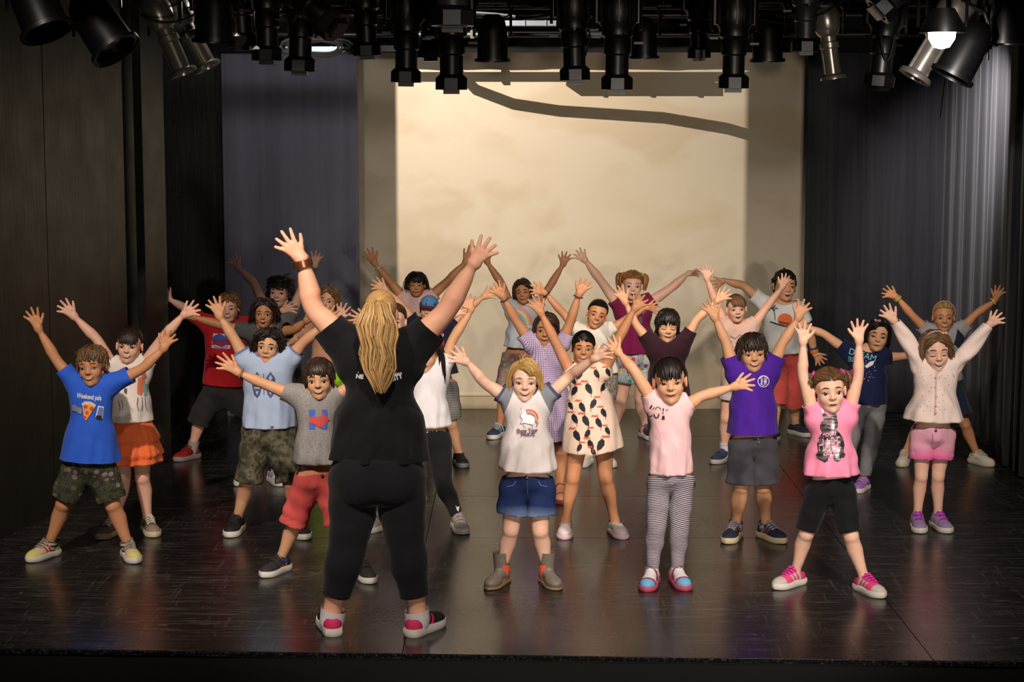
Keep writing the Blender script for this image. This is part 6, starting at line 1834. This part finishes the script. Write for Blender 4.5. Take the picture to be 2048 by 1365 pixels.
# raglan tee
p = PR(16, 't_shirt')
p.put('print', [arcp(0, 1058, 838, 16, 19, -5, 110), arcp(1, 1058, 838, 13, 16, -5, 110), arcp(2, 1058, 838, 10, 13, -5, 110),
    P(3, [(1040, 822), (1045, 818), (1050, 826), (1058, 832), (1068, 834), (1071, 842), (1066, 850), (1056, 848), (1048, 846), (1042, 848), (1044, 838), (1040, 832)]), line(4, [(1041, 816), (1044, 824), (1040, 834), (1046, 840), (1040, 848)]), line(4, [(1046, 847), (1048, 854), (1052, 856)]), line(4, [(1062, 848), (1066, 856)]), line(4, [(1070, 840), (1075, 848), (1073, 854)], 2.2), line(1, [(1072, 836), (1077, 846), (1074, 853)], 2.4),
    text(5, 'Show Your', (1033, 857, 1076, 866), -3, 0, .03), text(5, 'PRIDE', (1042, 866, 1070, 873), -3, 0, .03)],
    [ink('c85a48'), ink('e0a048'), ink('8a80b8'), ink('f0e8ec'), ink('8a7aa0'), ink('5a3040')])
small(16, 'button', [(1054, 956)], .008, plain('metal_button', '8a6a48', .4, .8), 'denim_shorts')
small(16, 'seam', [(1054, 962), (1055, 975), (1054, 990)], .003, ink('3a4a78'), 'denim_shorts', .003)
for s in (-1, 1): small(16, 'pocket_seam', [(1054 + s * 22, 963), (1054 + s * 28, 972), (1054 + s * 40, 974)], .003, ink('5a6a98'), 'denim_shorts', .003)
# toucan dress
p = PR(17, 'dress'); tc = []
for (x, y, s, f) in [(1160, 750, 1.0, -1), (1192, 748, .9, 1), (1146, 762, .8, 1), (1176, 778, 1.1, 1), (1150, 782, 1, -1), (1208, 775, .9, -1), (1163, 815, 1.0, 1), (1188, 808, 1.0, -1), (1206, 826, .9, 1), (1148, 838, 1, 1), (1170, 842, 1.1, 1), (1196, 846, 1.0, 1), (1152, 872, 1.1, 1), (1176, 868, .9, -1), (1203, 890, 1.2, -1), (1180, 890, 1, 1), (1214, 862, .8, 1), (1140, 812, .8, 1), (1215, 745, .8, 1), (1186, 905, .8, 1), (1160, 896, .8, -1)]:
    r = 10.5 * s
    tc += [P(0, [(x - .1 * r * f, y - r), (x + .5 * r * f, y - .5 * r), (x + .75 * r * f, y + .3 * r), (x + .7 * r * f, y + r), (x + .1 * r * f, y + .75 * r), (x - .45 * r * f, y + .1 * r), (x - .5 * r * f, y - .6 * r)]),
           P(1, [(x - .2 * r * f, y - 1.35 * r), (x - 1.0 * r * f, y - 1.5 * r), (x - 1.35 * r * f, y - 1.15 * r), (x - .9 * r * f, y - 1.2 * r), (x - .25 * r * f, y - 1.05 * r)]),
           line(2, [(x + .1 * r * f, y - r), (x - .05 * r * f, y - 1.35 * r), (x - .35 * r * f, y - 1.55 * r)], .8), line(1, [(x + .5 * r * f, y + .8 * r), (x + .6 * r * f, y + 1.5 * r)], 1.2)]
p.put('print', tc, [ink('1c1a22'), ink('e0603c'), ink('6a4a44')])
# magenta top: silver motif
p = PR(19, 'sleeveless_top')
p.put('print', [P(0, [(1280, 618), (1290, 612), (1294, 622), (1286, 630)]), P(0, [(1278, 634), (1286, 634), (1284, 648), (1278, 650)]), line(0, [(1264, 640), (1270, 652)], 2)], [plain('silver_foil', 'b8b0b4', .3, .8)])
# pale pink tee: broken silver lettering
p = PR(21, 't_shirt'); FOIL = plain('silver_foil', '9a9092', .25, .9)
cv = lambda cx, cy, rx, ry, a0, a1: [(cx + rx * math.cos(math.radians(a)), cy - ry * math.sin(math.radians(a))) for a in np.linspace(a0, a1, 9)]
p.put('print', [line(0, [(1300, 818), (1304, 811)], 3.4), line(0, [(1305, 820), (1309, 815)], 1.6), line(0, cv(1316, 821, 5, 6.5, 170, 10), 1.8), line(0, [(1326.5, 817), (1326.5, 823)], 2.4), line(0, [(1326, 825), (1326, 828)], 2.4), line(0, cv(1337, 824, 5.5, 4.5, 170, 95), 1.2),
    line(0, cv(1299.5, 829, 4, 5, 150, 330), 1.8), line(0, [(1304, 834), (1305, 830)], 1.2), line(0, cv(1313, 829, 4.8, 7.5, 175, 365), 2.4), P(0, [(1325, 832), (1329, 832), (1329.5, 840), (1323, 840)])], [FOIL])
# peach tee faint motif
p = PR(22, 't_shirt')
p.put('print', [line(0, [(1460, 672), (1470, 678), (1480, 670), (1488, 680)], 3), line(0, [(1462, 684), (1474, 688), (1484, 682)], 3)], [ink('8a7a78')])
# purple tee: round badge
p = PR(23, 't_shirt')
p.put('print', [ring2(0, 1527, 763, 10.2, 12), arcp(0, 1527, 763, 8.2, 11, 30, 80), arcp(0, 1527, 763, 8.2, 11, 95, 150), P(0, [(1522, 758), (1525, 757), (1525, 770), (1522, 769)]), P(0, [(1527, 762), (1533, 758), (1534, 766), (1529, 769)]), disc(0, 1529, 758, 1.6), line(0, [(1520, 768), (1527, 771), (1533, 768)], 1.2)], [ink('cfc4e0')])
small(23, 'drawstring', [(1516, 868), (1517, 878), (1517, 886)], .0055, plain('cord', 'd0c8bc', .8), 'shorts', .008)
# sunset print
p = PR(24, 't_shirt')
p.put('print', [disc(0, 1570, 640, 15, 13), P(1, [(1556, 642), (1586, 648), (1580, 652), (1560, 647)]), line(2, [(1550, 640), (1549, 626), (1544, 616)], 1.6)] + [line(2, [(1544, 616), (1544 + 12 * math.cos(a), 616 + 7 * math.sin(a))], 2.2) for a in (0.2, 1.0, 2.2, 3.0, 3.8, 5.4)] + [line(2, [(1540, 644), (1552, 648), (1566, 652), (1580, 655)], 3)],
    [ink('d8642c'), ink('7a3a28'), ink('2a3a3c')])
# bright pink top: silver hare with lettering
p = PR(25, 'sleeveless_top')
t = NT('streaked_foil'); nz = t.noise(1.0, t.scaled(t.obj(), (14, 14, 90)), 3); t.l(t.ramp(nz, [(.4, lin('3c3436')), (.62, lin('9a9092'))]), t.b.inputs['Base Color']); t.set(Roughness=.3, Metallic=.6)
p.put('print', [P(0, [(1644, 818), (1650, 826), (1659, 836), (1667, 828), (1673, 817), (1674, 838), (1676, 846), (1676, 853), (1672, 860), (1679, 866), (1686, 876), (1689, 890), (1687, 904), (1691, 910), (1688, 916), (1682, 916), (1681, 922), (1674, 924), (1668, 921), (1667, 914), (1657, 914), (1656, 922), (1649, 926), (1643, 922), (1642, 916), (1634, 917), (1632, 910), (1636, 904), (1634, 890), (1637, 876), (1645, 866), (1641, 860), (1640, 852), (1643, 844), (1648, 840), (1645, 832)], 4),
    text(1, 'good', (1643, 862, 1674, 876), -9, .3, .02), text(1, 'HARE', (1636, 876, 1682, 900), -8, .12, .0), text(1, 'day', (1646, 899, 1676, 914), -11, .3, .02), line(1, [(1650, 853), (1658, 848), (1666, 851)], .8), line(1, [(1652, 845), (1658, 850), (1667, 844)], .8)], [t.m, ink('f0a0c0')])
# navy tee: DREAM BIG, shooting shape and dots
p = PR(26, 't_shirt'); rg = random.Random(4)
p.put('print', [text(0, 'DREAM', (1698, 704, 1753, 716), 16, 0, .0), text(0, 'BIG', (1696, 715, 1718, 725), 9, 0, .0), P(1, [(1729, 733), (1740, 724), (1749, 722), (1746, 730), (1734, 737)]), P(2, [(1699, 742), (1710, 735), (1709, 748), (1700, 754)])] +
    [disc(rg.choice((0, 1, 2)), 1700 + rg.random() * 50, 712 + rg.random() * 52, .9, .9, 6) for _ in range(60)], [ink('7ac0c4'), ink('d8d8dc'), ink('d84a88')])
# cardigan: front edges, buttons, dots
p = PR(27, 'cardigan'); rg = random.Random(9)
p.put('print', [disc(0, 1822 + rg.random() * 95, 745 + rg.random() * 78, .9, .9, 6) for _ in range(46)], [ink('8a6a60')])
small(27, 'placket', [(1873, 744), (1872, 770), (1871, 800), (1870, 830)], .006, plain('blush_rib', 'dcbcb4', .9), 'cardigan', .002)
for y in (755, 775, 795, 812, 826): small(27, 'button', [(1872, y)], .007, plain('shell_button', 'd8c0b0', .35), 'cardigan', .009)
small(27, 'button', [(1872, 862)], .008, plain('metal_button', '6a5a50', .4, .8), 'pink_shorts')
small(27, 'seam', [(1866, 868), (1865, 880), (1864, 896)], .003, ink('c88aa0'), 'pink_shorts', .003)
small(24, 'button', [(1572, 709)], .007, plain('metal_button', '6a4a40', .4, .8), 'shorts')
# denim pinafore bib seam
small(28, 'seam', [(1868, 700), (1886, 703), (1904, 700)], .004, ink('5a6a88'), 'denim_pinafore', .003)
# cap with a peak for child 11
b = B(11); m = MB()
V = []; n = 20
for i, (f, z) in enumerate(((1.10, .60), (1.12, .68), (1.10, .80), (.95, .93), (.66, 1.02), (.30, 1.07), (0.0, 1.085))):
    for k in range(n):
        a = 2 * math.pi * k / n; V.append((CC[0] + CR[0] * f * math.cos(a), CC[1] + CR[1] * f * math.sin(a), z))
m.add(V, [(i * n + k, i * n + (k + 1) % n, (i + 1) * n + (k + 1) % n, (i + 1) * n + k) for i in range(6) for k in range(n)])
cap = m.build('cap', blotch('cap_print', ['2a4a7a', '4a78a8', '1c2c50', '6a90b0'], 5), b['root'], smooth=True); cap.matrix_local = b['MM']
m = MB(); V = []
for th in (0, .022):
    for r in (0, 1):
        for k in range(9):
            a = math.pi * (1.12 + .76 * k / 8); V.append((CR[0] * (1.08 + .12 * r) * math.cos(a), CC[1] + CR[1] * (1.08 + r * .62) * math.sin(a), .64 - .05 * r + .03 * abs(math.cos(a)) * 0 - .10 * r * math.cos(a) ** 2 + th))
q = lambda l, r, k: l * 18 + r * 9 + k
F = [(q(1, 0, k), q(1, 0, k + 1), q(1, 1, k + 1), q(1, 1, k)) for k in range(8)] + [(q(0, 0, k), q(0, 1, k), q(0, 1, k + 1), q(0, 0, k + 1)) for k in range(8)] + [(q(0, 1, k), q(1, 1, k), q(1, 1, k + 1), q(0, 1, k + 1)) for k in range(8)]
m.add(V, F); m.build('peak', plain('cap_peak', '5a1c2a', .7), cap, smooth=True)
# hair bow for child 26
b = B(26); m = MB()
for s in (-1, 1): m.lathe([(0, -.07), (.04, -.05), (.055, 0), (.03, .05), (0, .06)], 8, Matrix.Translation((-.10 + s * .06, -.20, .96)) @ Matrix.Rotation(s * 1.2, 4, 'Y'))
o = m.build('hair_bow', plain('bow_ribbon', 'a8788c', .6), b['root'], smooth=True); o.matrix_local = b['MM']
# ring on the adult's hand
